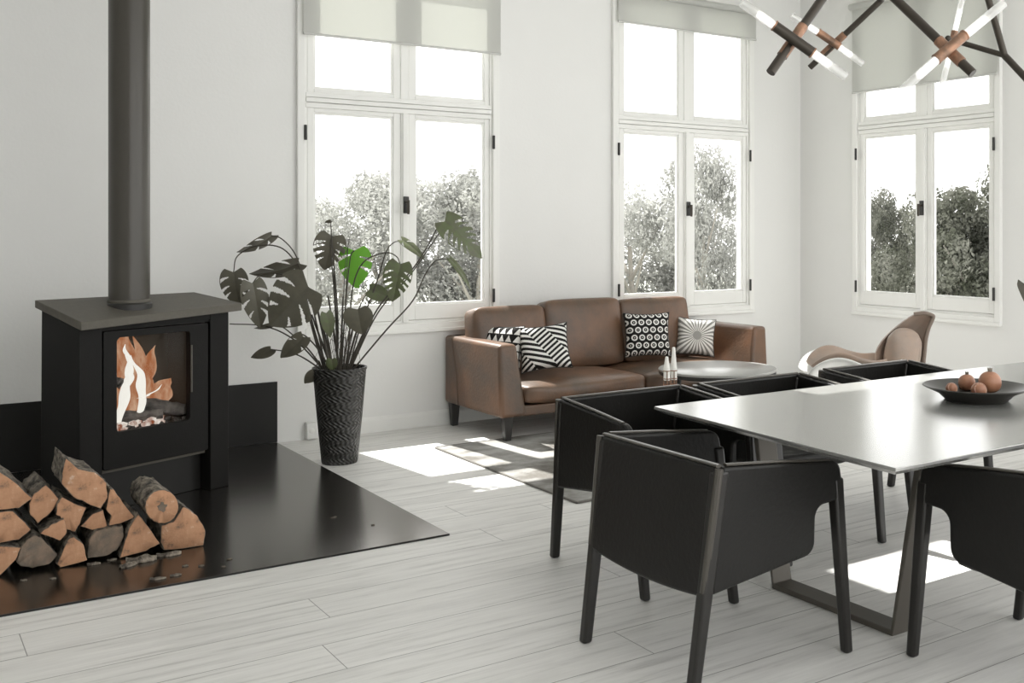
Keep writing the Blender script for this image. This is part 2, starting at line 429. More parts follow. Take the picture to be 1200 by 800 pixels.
# ------------------------------------------------------------------ windows
G1, G2 = (.12, .69), (.855, 1.41)       # glass bays across
ZL, ZT, ZU = (.88, 2.225), (2.225, 2.385), (2.385, 3.29)
def ring(bm, u0, u1, z0, z1, w, y0, y1):
    box(bm, u0, u0+w, y0, y1, z0, z1); box(bm, u1-w, u1, y0, y1, z0, z1)
    box(bm, u0+w, u1-w, y0, y1, z0, z0+w); box(bm, u0+w, u1-w, y0, y1, z1-w, z1)
def make_window(n):
    r = link(bpy.data.objects.new('window_%d' % n, None)); r['kind'] = 'structure'
    bm = new()
    ring(bm, 0, WW, WZ0, WZ1, .052, -.034, .02)
    obj('casing', bm, M_white, r, bevel=.005, smooth=False)
    bm = new(); box(bm, .0, WW, -.046, .0, WZ0-.016, WZ0+.012); obj('sill_moulding', bm, M_white, r, bevel=.006, smooth=False)
    bm = new()
    ring(bm, .05, WW-.05, WZ0+.05, WZ1-.05, .022, -.010, .11)
    obj('frame', bm, M_white, r, bevel=.003, smooth=False)
    # transom with a moulded face
    bm = new(); box(bm, .072, WW-.072, .0, .09, ZT[0]+.03, ZT[1]-.03)
    for k, (a, b, y) in enumerate(((.028, .062, -.018), (.066, .096, -.026), (.100, .132, -.018))): box(bm, .06, WW-.06, y, .02, ZT[0]+a, ZT[0]+b)
    obj('transom', bm, M_white, r, bevel=.004, smooth=False)
    bm = new(); box(bm, .7525, .7925, -.03, .06, WZ0+.06, ZT[0]+.03); box(bm, .742, .803, -.014, .06, WZ0+.06, ZT[0]+.03)
    obj('mullion', bm, M_white, r, bevel=.006, smooth=False)
    bm = new(); box(bm, .742, .803, -.012, .07, ZT[1]-.03, WZ1-.06); obj('mullion', bm, M_white, r, bevel=.006, smooth=False)
    mid = .7725
    for (g, e) in ((G1, (.074, mid-.031)), (G2, (mid+.031, WW-.074))):
        for (zz, nm, z0, z1) in ((ZL, 'sash', WZ0+.074, ZT[0]+.028), (ZU, 'fixed_light', ZT[1]-.028, WZ1-.074)):
            bm = new()
            for (u0, u1) in ((e[0], g[0]), (g[1], e[1])): box(bm, u0, u1, -.006, .05, z0, z1)
            for (a, b) in ((z0, zz[0]), (zz[1], z1)): box(bm, g[0], g[1], -.006, .05, a, b)
            s = obj(nm, bm, M_white, r, bevel=.004, smooth=False)
            bm = new(); ring(bm, g[0]-.001, g[1]+.001, zz[0]-.001, zz[1]+.001, .016, .004, .03)
            obj('glazing_bead', bm, M_white, s, bevel=.003, smooth=False)
            bm = new(); box(bm, g[0]-.004, g[1]+.004, .031, .036, zz[0]-.004, zz[1]+.004)
            obj('pane', bm, M_glass, s, smooth=False)
    for u in (.052, WW-.052):
        for z in (.93, 2.08):
            bm = new(); lathe(bm, [(.0, -.052), (.010, -.05), (.010, .05), (.0, .052)], 12, cap0=False)
            h = obj('hinge', bm, M_black, r); h.location = (u, -.040, z)
    bm = new(); box(bm, -.022, .022, -.010, 0, -.06, .06); h = obj('handle_plate', bm, M_black, r, bevel=.004); h.location = (mid, -.031, 1.60)
    bm = new(); tube(bm, [(0, -.008, .02), (0, -.045, .02)], .010); tube(bm, [(0, -.045, .033), (0, -.047, -.05), (0, -.044, -.065)], .011, .009)
    h2 = obj('handle', bm, M_bronze, h, smooth=True)
    return r
w1 = make_window(1); w1.location = (W1, YB, 0)
w2 = make_window(2); w2.location = (W2, YB, 0)
w3 = make_window(3); w3.location = (XR, W3, 0); w3.rotation_euler = (0, 0, -PI/2)

def blind(base, rz, zb, label):
    r = thing('roller_blind', label, 'blind', base, rz, 'translucent roller blinds')
    bm = new(); box(bm, .03, WW-.005, -.062, -.0605, zb+.012, 3.36); obj('blind_fabric', bm, M_blind, r, smooth=False)
    bm = new(); tube(bm, [(.03, -.0612, zb+.008), (WW-.005, -.0612, zb+.008)], .009, n=12); obj('bottom_bar', bm, mat('blind_bar', (.55, .55, .53), .5), r)
    bm = new(); tube(bm, [(.02, -.075, 3.36), (WW-.01, -.075, 3.36)], .028, n=18); obj('roller', bm, M_blind, r)
    return r
blind((W1, YB, 0), 0, 2.735, 'pale roller blind pulled part way down the window behind the tall plant')
blind((W2, YB, 0), 0, 3.105, 'pale roller blind rolled highest, on the window behind the sofa')
blind((XR, W3, 0), -PI/2, 2.605, 'pale roller blind lowest drawn, on the right-hand wall window behind the chandelier')

# ------------------------------------------------------------------ hearth, stove
bm = new(); box(bm, -1.2, 2.183, 4.593, YB-.012, .0, .008)
hp = tag(obj('hearth_plate', bm, M_panel, smooth=False), 'dark polished steel floor plate spread under the wood stove and firewood', 'hearth plate')
bm = new(); box(bm, -1.2, 2.1825, 4.5935, YB-.0125, .008, .009); obj('polished_top', bm, M_hearth, hp, smooth=False)
bm = new(); box(bm, -1.2, 2.188, YB-.0125, YB-.0015, .0095, .412)
tag(obj('hearth_backsplash', bm, M_panel, bevel=.002, smooth=False), 'low black steel panel fixed along the wall behind the stove', 'wall panel')

SR = math.atan2(.400, .916)
FL = (0.812, 5.817)
stove = thing('wood_stove', 'black freestanding wood stove with glass door and burning fire', 'stove', (FL[0], FL[1], .009), SR)
SD = .33
bm = new(); hexa(bm, [(0, 0, 0), (.118, 0, 0), (.118, SD, 0), (0, SD, 0)], [(0, 0, .938), (.118, 0, .942), (.118, SD-.01, 1.028), (0, SD-.01, 1.024)]); obj('side_panel', bm, M_stove, stove, bevel=.004)
bm = new(); hexa(bm, [(.739, 0, 0), (.857, 0, 0), (.857, SD, 0), (.739, SD, 0)], [(.739, 0, .962), (.857, 0, .967), (.857, SD-.01, 1.022), (.739, SD-.01, 1.022)]); obj('side_panel', bm, M_stove, stove, bevel=.004)
# firebox: open-fronted box
bm = new()
box(bm, .119, .738, SD-.03, SD-.002, .20, .93); box(bm, .119, .738, .045, SD-.03, .20, .375); box(bm, .119, .738, .045, SD-.03, .905, .93)
box(bm, .119, .16, .045, SD-.03, .375, .905); box(bm, .695, .738, .045, SD-.03, .375, .905)
obj('firebox', bm, M_firebrick, stove, smooth=False)
bm = new(); box(bm, .121, .736, .08, SD-.04, .0, .195); obj('plinth', bm, M_panel, stove, bevel=.003)
bm = new(); box(bm, .119, .738, .012, .08, .916, .935); obj('lintel', bm, M_stove, stove)
# door: frame with a rounded opening
def rrect(x0, x1, z0, z1, r, k=5):
    pts = []
    for cx, cz, a0 in ((x1-r, z1-r, 0), (x0+r, z1-r, 90), (x0+r, z0+r, 180), (x1-r, z0+r, 270)):
        for i in range(k+1):
            a = math.radians(a0 + 90*i/k); pts.append((cx + r*math.cos(a), cz + r*math.sin(a)))
    return pts
def frame_mesh(bm, outer, inner, y0, y1):
    n = len(outer); L = []
    for y in (y0, y1):
        L.append([bm.verts.new((p[0], y, p[1])) for p in outer]); L.append([bm.verts.new((p[0], y, p[1])) for p in inner])
    for i in range(n):
        j = (i+1) % n
        bm.faces.new((L[0][i], L[0][j], L[1][j], L[1][i])); bm.faces.new((L[2][i], L[3][i], L[3][j], L[2][j]))
        bm.faces.new((L[0][i], L[2][i], L[2][j], L[0][j])); bm.faces.new((L[1][i], L[1][j], L[3][j], L[3][i]))
bm = new(); frame_mesh(bm, rrect(.126, .728, .222, .912, .012), rrect(.198, .616, .402, .876, .02), .004, .04)
door = obj('door', bm, M_stove, stove, bevel=.003)
bm = new(); prism(bm, rrect(.192, .622, .396, .882, .02), lambda p: (p[0], .030, p[1]), lambda p: (p[0], .034, p[1])); obj('door_glass', bm, M_stoveglass, door, smooth=False)
bm = new(); tube(bm, [(.622, .000, .55), (.622, .0, .80)], .005, n=10); obj('door_handle', bm, M_plate, door)
# sloping top plate
bm = new()
hexa(bm, [(-.022, -.05, .930), (.905, -.05, .968), (.905, SD+.03, 1.020), (-.04, SD-.02, 1.030)], [(-.022, -.05, .972), (.905, -.05, 1.010), (.905, SD+.03, 1.058), (-.04, SD-.02, 1.068)])
obj('top_plate', bm, M_plate, stove, bevel=.004)
bm = new(); hexa(bm, [(.118, .004, .93), (.739, .004, .93), (.739, SD-.01, .93), (.118, SD-.01, .93)], [(.118, .004, .943), (.739, .004, .963), (.739, SD-.01, 1.022), (.118, SD-.01, 1.028)]); obj('hood', bm, M_stove, stove)
bm = new(); lathe(bm, [(.110, .99), (.110, 1.030), (.104, 1.036)], 48, (.375, .17, 0), cap1=True); obj('flue_collar', bm, M_black, stove)
PX, PY = FL[0] + .375*.916 - .17*.4, FL[1] + .375*.4 + .17*.916
pipe = thing('flue_pipe', 'tall dark bronze flue pipe rising from the stove top to the ceiling', 'pipe', (PX, PY, 1.047))
bm = new(); lathe(bm, [(.099, 0), (.099, ZC-1.05)], 64, cap1=True); obj('pipe_tube', bm, M_pipe, pipe, angle=60)
bm = new(); lathe(bm, [(.1035, .0), (.1035, .012), (.100, .016)], 64, cap1=True); obj('pipe_ring', bm, M_plate, pipe)
bm = new(); lathe(bm, [(.15, ZC-1.075), (.15, ZC-1.062), (.112, ZC-1.055)], 48); obj('ceiling_rose', bm, M_pipe, pipe)

def sv(x, y, z):           # stove-local to world
    return Vector((FL[0] + x*.916 - y*.4, FL[1] + x*.4 + y*.916, z + .009))
# burning logs and flames stand inside the firebox
def fire_log(p, q, r, label):
    a, b = sv(*p), sv(*q); c = (a + b)/2
    t = thing('burning_log', label, 'log', c, 0, 'logs burning in the stove')
    bm = new(); pts = [a + (b-a)*k/8 - c for k in range(9)]
    tube(bm, pts, r, r*.85, n=12)
    for v in bm.verts: v.co += Vector((rnd.uniform(-1, 1), rnd.uniform(-1, 1), rnd.uniform(-1, 1)))*r*.16
    obj('charred_wood', bm, M_burn, t)
fire_log((.24, .15, .455), (.50, .08, .445), .030, 'charred log lying lowest at the front left of the stove fire')
fire_log((.42, .13, .50), (.66, .09, .44), .040, 'grey ashy log on the right side of the stove fire')
fire_log((.20, .17, .67), (.275, .08, .63), .030, 'short log end leaning on the left wall of the firebox')
bm = new()
for k in range(70):
    x, y = rnd.uniform(.19, .66), rnd.uniform(.06, .27)
    p = sv(x, y, .385 + rnd.uniform(0, .025)); g = bmesh.ops.create_icosphere(bm, subdivisions=1, radius=rnd.uniform(.010, .022), matrix=Matrix.Translation(p))
    for v in g['verts']: v.co += Vector((rnd.uniform(-1, 1), rnd.uniform(-1, 1), rnd.uniform(-1, 1)))*.006
tag(obj('ember_bed', bm, [M_burn], smooth=False), 'bed of ashy grey and glowing coals on the stove floor', 'embers', kind='stuff')
bm = new()
for k in range(26):
    x, y = rnd.uniform(.2, .52), rnd.uniform(.055, .10)
    p = sv(x, y, .40 + rnd.uniform(0, .03)); bmesh.ops.create_icosphere(bm, subdivisions=1, radius=rnd.uniform(.008, .017), matrix=Matrix.Translation(p) @ Matrix.Scale(1.8, 4, (1, 0, 0)))
tag(obj('glowing_coals', bm, [M_coal], smooth=False), 'bright white-hot coals along the front of the stove fire', 'embers', kind='stuff')
fire = thing('fire', 'orange and white flames burning behind the stove glass', 'fire', sv(.3, .16, .40))
F0 = sv(.3, .16, .40)
def tongue(pts, w, m, nm, y):
    """a flame: a wavering body that swells then thins to a tip"""
    P = spline([sv(a, y + .01*math.sin(7*b), b) - F0 for a, b in pts], 9); bm = new(); n = 14; rings = []
    ux = Vector((.916, .4, 0)); uy = Vector((-.4, .916, 0)); L = len(P)
    for i, p in enumerate(P):
        t = i/(L-1); r = w*(.55 + .9*t - 1.45*t*t)*(1 + .16*math.sin(9*t + pts[0][0]*40) + .08*math.sin(23*t + pts[0][0]*90)) + .001; p = p + ux*.008*math.sin(14*t + pts[0][0]*60)
        rings.append([bm.verts.new(p + ux*r*math.cos(2*PI*k/n) + uy*r*.45*math.sin(2*PI*k/n)) for k in range(n)])
    for a, b in zip(rings, rings[1:]):
        for i in range(n): bm.faces.new((a[i], a[(i+1) % n], b[(i+1) % n], b[i]))
    bm.faces.new(rings[0][::-1]); bm.faces.new(rings[-1])
    obj(nm, bm, m, fire)
for pts, w, y in (
    ([(.215, .42), (.22, .55), (.225, .68), (.23, .80), (.25, .895)], .085, .17),
    ([(.29, .42), (.29, .55), (.275, .68), (.255, .80), (.275, .90)], .080, .165),
    ([(.36, .42), (.36, .54), (.345, .64), (.33, .74), (.30, .86)], .075, .17),
    ([(.40, .43), (.375, .54), (.37, .63), (.39, .72), (.425, .80)], .070, .175),
    ([(.41, .42), (.415, .50), (.43, .57), (.475, .605), (.525, .615)], .085, .165),
    ([(.44, .42), (.455, .47), (.465, .52), (.49, .56), (.51, .60)], .075, .16),
    ([(.20, .42), (.205, .50), (.20, .60), (.215, .70), (.205, .80)], .06, .15)):
    tongue([(a + .695*(y-.03), b) for a, b in pts], w, M_flame, 'flame', y)
for pts, w, y in (
    ([(.225, .43), (.235, .52), (.262, .62), (.275, .71), (.258, .81)], .036, .105),
    ([(.345, .44), (.343, .54), (.345, .63), (.315, .70), (.285, .77)], .034, .10),
    ([(.255, .60), (.272, .66), (.275, .72), (.262, .78), (.250, .83)], .028, .095),
    ([(.33, .545), (.37, .55), (.41, .565), (.47, .60)], .014, .085)):
    tongue([(a + .695*(y-.03), b) for a, b in pts], w, M_core, 'flame_core', y)

# ------------------------------------------------------------------ firewood
LOGS = [
 ('split', ((0.389, 0.408), (0.419, 0.434), (0.462, 0.395), (0.542, 0.302), (0.493, 0.27), (0.438, 0.271), (0.389, 0.282)), .34, 'split log with pale streaked face at the far left, uppermost of that stack', 1),
 ('split', ((0.593, 0.348), (0.642, 0.282), (0.614, 0.231), (0.564, 0.19), (0.535, 0.231), (0.532, 0.278), (0.55, 0.317)), .36, 'split log with oval orange face and bark top, just right of the far-left log', 2),
 ('split', ((0.663, 0.458), (0.711, 0.406), (0.777, 0.383), (0.82, 0.331), (0.823, 0.266), (0.797, 0.224), (0.741, 0.258), (0.692, 0.29), (0.648, 0.352), (0.65, 0.398)), .34, 'large split log with orange face lying on top at the peak of the pile', 3),
 ('split', ((0.651, 0.294), (0.693, 0.263), (0.742, 0.236), (0.718, 0.169), (0.7, 0.14), (0.668, 0.153), (0.642, 0.217), (0.628, 0.223), (0.633, 0.269)), .30, 'split log with pale left corner, directly under the peak log', 4),
 ('split', ((0.566, 0.161), (0.607, 0.192), (0.654, 0.207), (0.665, 0.155), (0.66, 0.141), (0.638, 0.119)), .26, 'small wedge of firewood with pale upper edge above the two bottom logs', 5),
 ('split', ((0.721, 0.157), (0.767, 0.201), (0.809, 0.214), (0.826, 0.138), (0.767, 0.134)), .28, 'small wedge log with pale rim, in the middle under the peak log', 6),
 ('split', ((0.83, 0.147), (0.838, 0.188), (0.817, 0.221), (0.833, 0.306), (0.849, 0.299), (0.884, 0.237), (0.932, 0.165), (0.87, 0.148)), .30, 'triangular log with bark inside, between the peak log and the round log', 7),
 ('split', ((0.389, 0.267), (0.431, 0.265), (0.47, 0.262), (0.504, 0.221), (0.535, 0.175), (0.492, 0.141), (0.425, 0.139), (0.389, 0.148)), .34, 'split log with half-round face at the far left, middle of that stack', 8),
 ('split', ((0.386, 0.14), (0.422, 0.132), (0.496, 0.114), (0.477, 0.067), (0.422, 0.014), (0.386, 0.01)), .34, 'split log at the far left, bottom of the pile', 9),
 ('dark', ((0.48, 0.059), (0.498, 0.119), (0.522, 0.147), (0.544, 0.155), (0.569, 0.146), (0.629, 0.059), (0.6, 0.029), (0.538, 0.023), (0.495, 0.039)), .34, 'log with weathered grey end grain in the bottom row', 10),
 ('split', ((0.626, 0.027), (0.667, 0.122), (0.687, 0.131), (0.725, 0.092), (0.739, 0.024), (0.636, 0.01)), .34, 'wedge log with plain orange face in the bottom row, right of the grey-ended log', 11),
 ('dark', ((0.744, 0.027), (0.748, 0.104), (0.774, 0.137), (0.827, 0.143), (0.88, 0.14), (0.885, 0.097), (0.857, 0.042), (0.813, 0.024)), .34, 'half-round log with greyed fan grain in the bottom row, middle of the pile', 12),
 ('split', ((0.863, 0.013), (0.885, 0.089), (0.9, 0.136), (0.936, 0.189), (0.972, 0.135), (1.024, 0.048), (0.967, 0.025)), .34, 'triangular log with flaky bark base, below and left of the round log', 13),
 ('round', ((1.089, 0.21), (1.085, 0.236), (1.073, 0.26), (1.055, 0.279), (1.033, 0.291), (1.009, 0.294), (0.988, 0.289), (0.97, 0.275), (0.958, 0.255), (0.954, 0.23), (0.958, 0.205), (0.97, 0.181), (0.988, 0.162), (1.009, 0.15), (1.033, 0.146), (1.055, 0.151), (1.073, 0.165), (1.085, 0.185)), .36, 'whole round log with dark heart ring, lying on the right end of the pile', 14),
 ('split', ((1.038, 0.02), (1.025, 0.056), (1.029, 0.128), (1.076, 0.136), (1.106, 0.178), (1.12, 0.197), (1.176, 0.15), (1.211, 0.076), (1.203, 0.003), (1.122, 0.003)), .34, 'broad split log with rounded right side, bottom right end of the pile', 15),
]
def jitter_poly(pts, amt, k=3):
    out = []; n = len(pts)
    for i in range(n):
        a, b = Vector(pts[i]), Vector(pts[(i+1) % n])
        for q in range(k):
            p = a + (b-a)*q/k
            if q: p += Vector((rnd.uniform(-amt, amt), rnd.uniform(-amt, amt)))
            out.append(p)
    return out
YL = {1: 5.14, 2: 5.16, 3: 5.12, 4: 5.13, 5: 5.10, 6: 5.14, 7: 5.12, 8: 5.13, 9: 5.10, 10: 5.10, 11: 5.08, 12: 5.10, 13: 5.07, 14: 5.02, 15: 5.06}
for kind, pts, ln, lab, idx in LOGS:
    y0 = YL[idx]
    pts = [(a, max(b, .0115)) for a, b in pts]
    cx = sum(p[0] for p in pts)/len(pts); zb = min(p[1] for p in pts)
    poly = jitter_poly(pts, .0022 if kind != 'round' else .001, 3 if kind != 'round' else 2)
    poly = [Vector((p.x - cx, max(p.y - zb, 0))) for p in poly]
    t = thing('firewood_log', 'firewood: ' + lab if False else lab, 'log', (cx, y0, zb), 0, 'split firewood stacked on the hearth')
    mid = sum(poly, Vector((0, 0)))/len(poly)
    bm = new(); n = len(poly); K = 10; rings = []
    for k in range(K):
        f = k/(K-1); y = ln*f; s = 1 - .05*f
        rings.append([bm.verts.new((mid.x + (p.x-mid.x)*s + (rnd.uniform(-.0042, .0042) if k else 0), y, max(0, mid.y*(1-0.03*f) + (p.y-mid.y)*s + (rnd.uniform(-.0042, .0042) if k else 0)))) for p in poly])
    for a, b in zip(rings, rings[1:]):
        for i in range(n): bm.faces.new((a[i], a[(i+1) % n], b[(i+1) % n], b[i]))
    bm.faces.new(rings[-1]); bm.faces.new(rings[0][::-1])
    obj('bark', bm, M_bark, t, angle=50)
    # sawn end: slightly domed cap standing proud of the bark
    bm = new(); f0 = [bm.verts.new((mid.x + (p.x-mid.x)*.985, 0, mid.y + (p.y-mid.y)*.985)) for p in poly]
    f1 = [bm.verts.new((mid.x + (p.x-mid.x)*.955, -.004 + rnd.uniform(-.0008, .0008), mid.y + (p.y-mid.y)*.955)) for p in poly]
    c = bm.verts.new((mid.x, -.006, mid.y))
    for i in range(n):
        j = (i+1) % n
        bm.faces.new((f0[i], f0[j], f1[j], f1[i])); bm.faces.new((f1[i], f1[j], c))
    cut = obj('cut_face', bm, M_wooddark if kind == 'dark' else M_wood, t, angle=60)
    if kind == 'round':
        bm = new(); pp = [(mid.x + .019*math.cos(a*PI/7)*(1 + .3*math.sin(a*2.3)), mid.y + .019*math.sin(a*PI/7)*(1 + .3*math.cos(a*1.7))) for a in range(14)]
        prism(bm, pp, lambda p: (p[0], -.0085, p[1]), lambda p: (p[0], -.003, p[1])); obj('heartwood', bm, M_wooddark, t, smooth=False)

# bark flakes and chips on the plate
FLAKES = [((0.93, 4.984, 0.01), .095, .035, 'large curled bark flake in front of the triangular log, biggest of the scraps'),
 ((1.047, 5.004, 0.01), .080, .020, 'long thin bark strip lying against the broad right-end log'),
 ((0.872, 4.94, 0.01), .060, .022, 'mid-sized bark flake, left of the largest flake'),
 ((0.939, 4.688, 0.01), .048, .012, 'bark scrap nearest the plate front edge, left of a similar one'),
 ((1.008, 4.692, 0.01), .034, .010, 'bark scrap near the plate front edge, right of a similar one'),
 ((0.76, 5.05, 0.01), .040, .012, 'small bark scrap in front of the half-round log'),
 ((0.832, 5.07, 0.01), .030, .008, 'thin splinter in front of the half-round log'),
 ((1.068, 4.799, 0.01), .020, .008, 'small wood chip in front of the broad right-end log'),
 ((1.123, 4.759, 0.01), .018, .007, 'small wood chip further right of the pile'),
 ((1.196, 4.693, 0.01), .014, .007, 'tiny wood chip, middle of the bare plate near its front edge'),
 ((1.245, 4.787, 0.01), .018, .006, 'tiny wood chip on the bare plate, right of the log pile'),
 ((1.841, 5.181, 0.01), .026, .006, 'lone wood chip on the bare plate below the plant pot'),
 ((1.946, 4.936, 0.01), .014, .004, 'lone speck of wood near the right corner of the plate'),
 ((0.593, 4.938, 0.01), .022, .008, 'wood chip in front of the wedge log at the pile front'),
 ((0.495, 4.982, 0.01), .020, .008, 'wood chip below the grey-ended log at the pile front')]
for (p, ln, h, lab) in FLAKES:
    t = thing('bark_flake', lab, 'wood chip', (p[0], p[1], .0095), rnd.uniform(-.5, .5), 'bark scraps on the hearth plate')
    bm = new(); nx, ny = 9, 4; gridv = []
    for i in range(nx):
        a = i/(nx-1)*2 - 1; row = []
        for j in range(ny):
            b = j/(ny-1)*2 - 1; w = ln*.32*(1 - .6*a*a)
            row.append((a*ln/1.6 + rnd.uniform(-1, 1)*ln*.05, b*w + rnd.uniform(-1, 1)*ln*.05, h*.55*(1-b*b)*(.4 + .6*abs(math.sin(2.1*a+1))) + rnd.uniform(0, .2)*h))
        gridv.append(row)
    th = max(.002, h*.12)
    top = [[bm.verts.new((x, y, z + th)) for x, y, z in r] for r in gridv]; bot = [[bm.verts.new((x, y, max(z - th, 0))) for x, y, z in r] for r in gridv]
    for i in range(nx-1):
        for j in range(ny-1):
            bm.faces.new((top[i][j], top[i+1][j], top[i+1][j+1], top[i][j+1])); bm.faces.new((bot[i][j], bot[i][j+1], bot[i+1][j+1], bot[i+1][j]))
    for i in range(nx-1):
        bm.faces.new((top[i][0], bot[i][0], bot[i+1][0], top[i+1][0])); bm.faces.new((top[i][-1], top[i+1][-1], bot[i+1][-1], bot[i][-1]))
    for j in range(ny-1):
        bm.faces.new((top[0][j], top[0][j+1], bot[0][j+1], bot[0][j])); bm.faces.new((top[-1][j], bot[-1][j], bot[-1][j+1], top[-1][j+1]))
    obj('flake', bm, M_bark, t, smooth=False)

# ------------------------------------------------------------------ potted monstera
POT = (2.322, 6.43, 0)
plant = thing('potted_monstera', 'tall swiss cheese plant in a tapered black woven pot beside the hearth', 'plant', POT)
bm = new(); lathe(bm, [(.104, 0), (.108, .012), (.135, .29), (.158, .565), (.163, .572), (.163, .584), (.150, .584), (.146, .54), (.0, .535)], 64); obj('pot', bm, M_pot, plant, angle=50)
bm = new(); lathe(bm, [(.147, .53), (.13, .548), (.06, .556), (.001, .553)], 32); obj('soil', bm, M_soil, plant)
# plane axes: right and towards the viewer's side, local metres (u right, w up, v depth)
AX = Vector((0.811, -0.585, 0)); AV = Vector((-AX.y, AX.x, 0))
def pw(u, w, v=0): return AX*u + Vector((0, 0, w)) + AV*v

def monstera(length, width, cuts=3, fold=.25, droop=.25, seed=0):
    """heart-shaped blade along +x (stalk at 0), split edges, folded about the midrib"""
    r = random.Random(seed); n = 72; half = []
    for i in range(n+1):
        t = i/n
        w = (math.sin(PI*min(1, (t*.93+.07)**.72)))**.8*(1 - .18*t)
        half.append((t, w))
    bm = new()
    def P(t, s):
        x = length*(t - .22*(1-t)**2*abs(s)); y = width/2*s
        z = fold*abs(y) - droop*length*(t*t) - .18*abs(y)*abs(s)
        return Vector((x, y, z))
    m = 20
    for sgn in (-1, 1):
        slots = []
        if cuts:
            for c in range(cuts):
                c0 = .22 + .58*(c + r.uniform(-.2, .2))/max(1, cuts); slots.append((c0, r.uniform(.055, .085), r.uniform(.2, .42), r.uniform(.85, 1.3)))
        V = {}
        for i, (t, w) in enumerate(half):
            for j in range(m+1): V[i, j] = bm.verts.new(P(t + .10*(j/m)**2*(1-t)*min(1, t*3), sgn*w*j/m))
        for i in range(n):
            tm = (half[i][0] + half[i+1][0])/2
            for j in range(m):
                jm = (j+.5)/m
                if any(c < jm < e and abs(tm - a - .16*(jm - .5)) < b*.5*min(1, .25 + 1.6*(jm - c)) for a, b, c, e in slots): continue
                bm.faces.new((V[i, j], V[i+1, j], V[i+1, j+1], V[i, j+1]))
    for v in [v for v in bm.verts if not v.link_faces]: bm.verts.remove(v)
    bmesh.ops.remove_doubles(bm, verts=bm.verts[:], dist=1e-5)
    ex = bmesh.ops.solidify(bm, geom=bm.faces[:], thickness=.0016)
    return bm

def stem(pts, r0=.0055, r1=.0032):
    bm = new(); tube(bm, spline([pw(*p) if len(p) == 3 else pw(p[0], p[1], 0) for p in pts], 7), r0, r1, n=8); return obj('stem', bm, M_stem, plant)

def leaf(stempts, ang, length, width, v=0, cuts=3, m=None, roll=0, yaw=0, seed=0, fold=.25, droop=.25):
    """stalk through stempts (plane metres), blade at its end pointing at ang degrees in that plane, turned by roll about its midrib"""
    n = len(stempts)
    pts = [(a, b, v*(i/(n-1))**1.3) for i, (a, b) in enumerate(stempts)]
    st = stem(pts)
    a = math.radians(ang); d = (AX*math.cos(a) + Vector((0, 0, math.sin(a))))*math.cos(math.radians(yaw)) - AV*math.sin(math.radians(yaw))
    d.normalize()
    nrm = -AV; nrm = (nrm - d*nrm.dot(d)).normalized(); side = nrm.cross(d)
    rr = math.radians(roll); nr = nrm*math.cos(rr) + side*math.sin(rr); sd = nr.cross(d)
    bm = monstera(length, width, cuts, fold, droop, seed)
    o = obj('leaf', bm, m or M_leaf, plant, smooth=True, angle=80)
    base = pw(*pts[-1]); M4 = Matrix((( d.x, sd.x, nr.x, base.x), (d.y, sd.y, nr.y, base.y), (d.z, sd.z, nr.z, base.z), (0, 0, 0, 1)))
    o.matrix_local = M4
    return o
leaf(((-0.095, 0.563), (-0.179, 0.858), (-0.237, 1.147), (-0.347, 1.305), (-0.505, 1.326), (-0.632, 1.263), (-0.658, 1.163)), -86, .22, .19, .02, 3, seed=1)
leaf(((-0.084, 0.563), (-0.158, 0.911), (-0.221, 1.121), (-0.284, 1.279), (-0.368, 1.368), (-0.437, 1.389)), 218, .24, .15, .05, 2, roll=68, seed=2)
leaf(((-0.079, 0.563), (-0.158, 0.832), (-0.211, 1.068), (-0.232, 1.184), (-0.242, 1.221)), 204, .31, .19, -.05, 2, roll=58, seed=3)
leaf(((-0.089, 0.563), (-0.179, 0.868), (-0.253, 1.068), (-0.347, 1.153), (-0.463, 1.147), (-0.505, 1.1)), -80, .28, .17, -.08, 3, roll=22, seed=4)
leaf(((-0.063, 0.563), (-0.095, 0.795), (-0.132, 0.989), (-0.153, 1.079)), 222, .34, .36, -.12, 3, roll=-12, seed=5, droop=.12)
leaf(((-0.011, 0.563), (-0.026, 0.858), (-0.047, 1.121), (-0.068, 1.321), (-0.063, 1.384)), 256, .22, .21, .06, 4, roll=14, seed=6)
leaf(((-0.011, 0.563), (-0.021, 0.805), (-0.042, 1.068), (-0.053, 1.279), (-0.026, 1.347)), 18, .10, .06, .10, 1, roll=70, seed=7)
leaf(((0.011, 0.563), (0.021, 0.805), (0.032, 1.042), (0.047, 1.253), (0.063, 1.295)), -88, .235, .225, .10, 2, m=M_leafbright, seed=8, fold=.08, droop=.05)
leaf(((-0.042, 0.563), (-0.053, 0.7), (-0.074, 0.858), (-0.053, 0.921)), -78, .15, .09, -.10, 0, m=M_leafgreen, roll=30, seed=9)
leaf(((-0.053, 0.563), (-0.126, 0.689), (-0.2, 0.774), (-0.242, 0.789), (-0.205, 0.774)), 228, .20, .13, -.06, 1, roll=30, seed=10)
leaf(((-0.095, 0.563), (-0.189, 0.689), (-0.274, 0.768), (-0.347, 0.826), (-0.411, 0.847)), 205, .12, .07, .0, 0, roll=60, seed=11)
leaf(((-0.105, 0.563), (-0.232, 0.647), (-0.321, 0.679), (-0.411, 0.695)), 212, .14, .10, -.03, 0, roll=45, seed=12)
leaf(((-0.089, 0.553), (-0.105, 0.584), (-0.116, 0.626), (-0.126, 0.563)), 232, .10, .085, -.08, 0, roll=30, seed=13)
leaf(((-0.021, 0.563), (-0.016, 0.595), (-0.011, 0.626), (-0.011, 0.647)), -90, .075, .075, -.13, 0, m=M_leafgreen, seed=14)
leaf(((0.047, 0.563), (0.063, 0.805), (0.084, 1.068), (0.153, 1.226), (0.284, 1.284), (0.358, 1.263), (0.384, 1.216)), 258, .24, .185, -.06, 4, m=M_leafgreen, roll=12, seed=15)
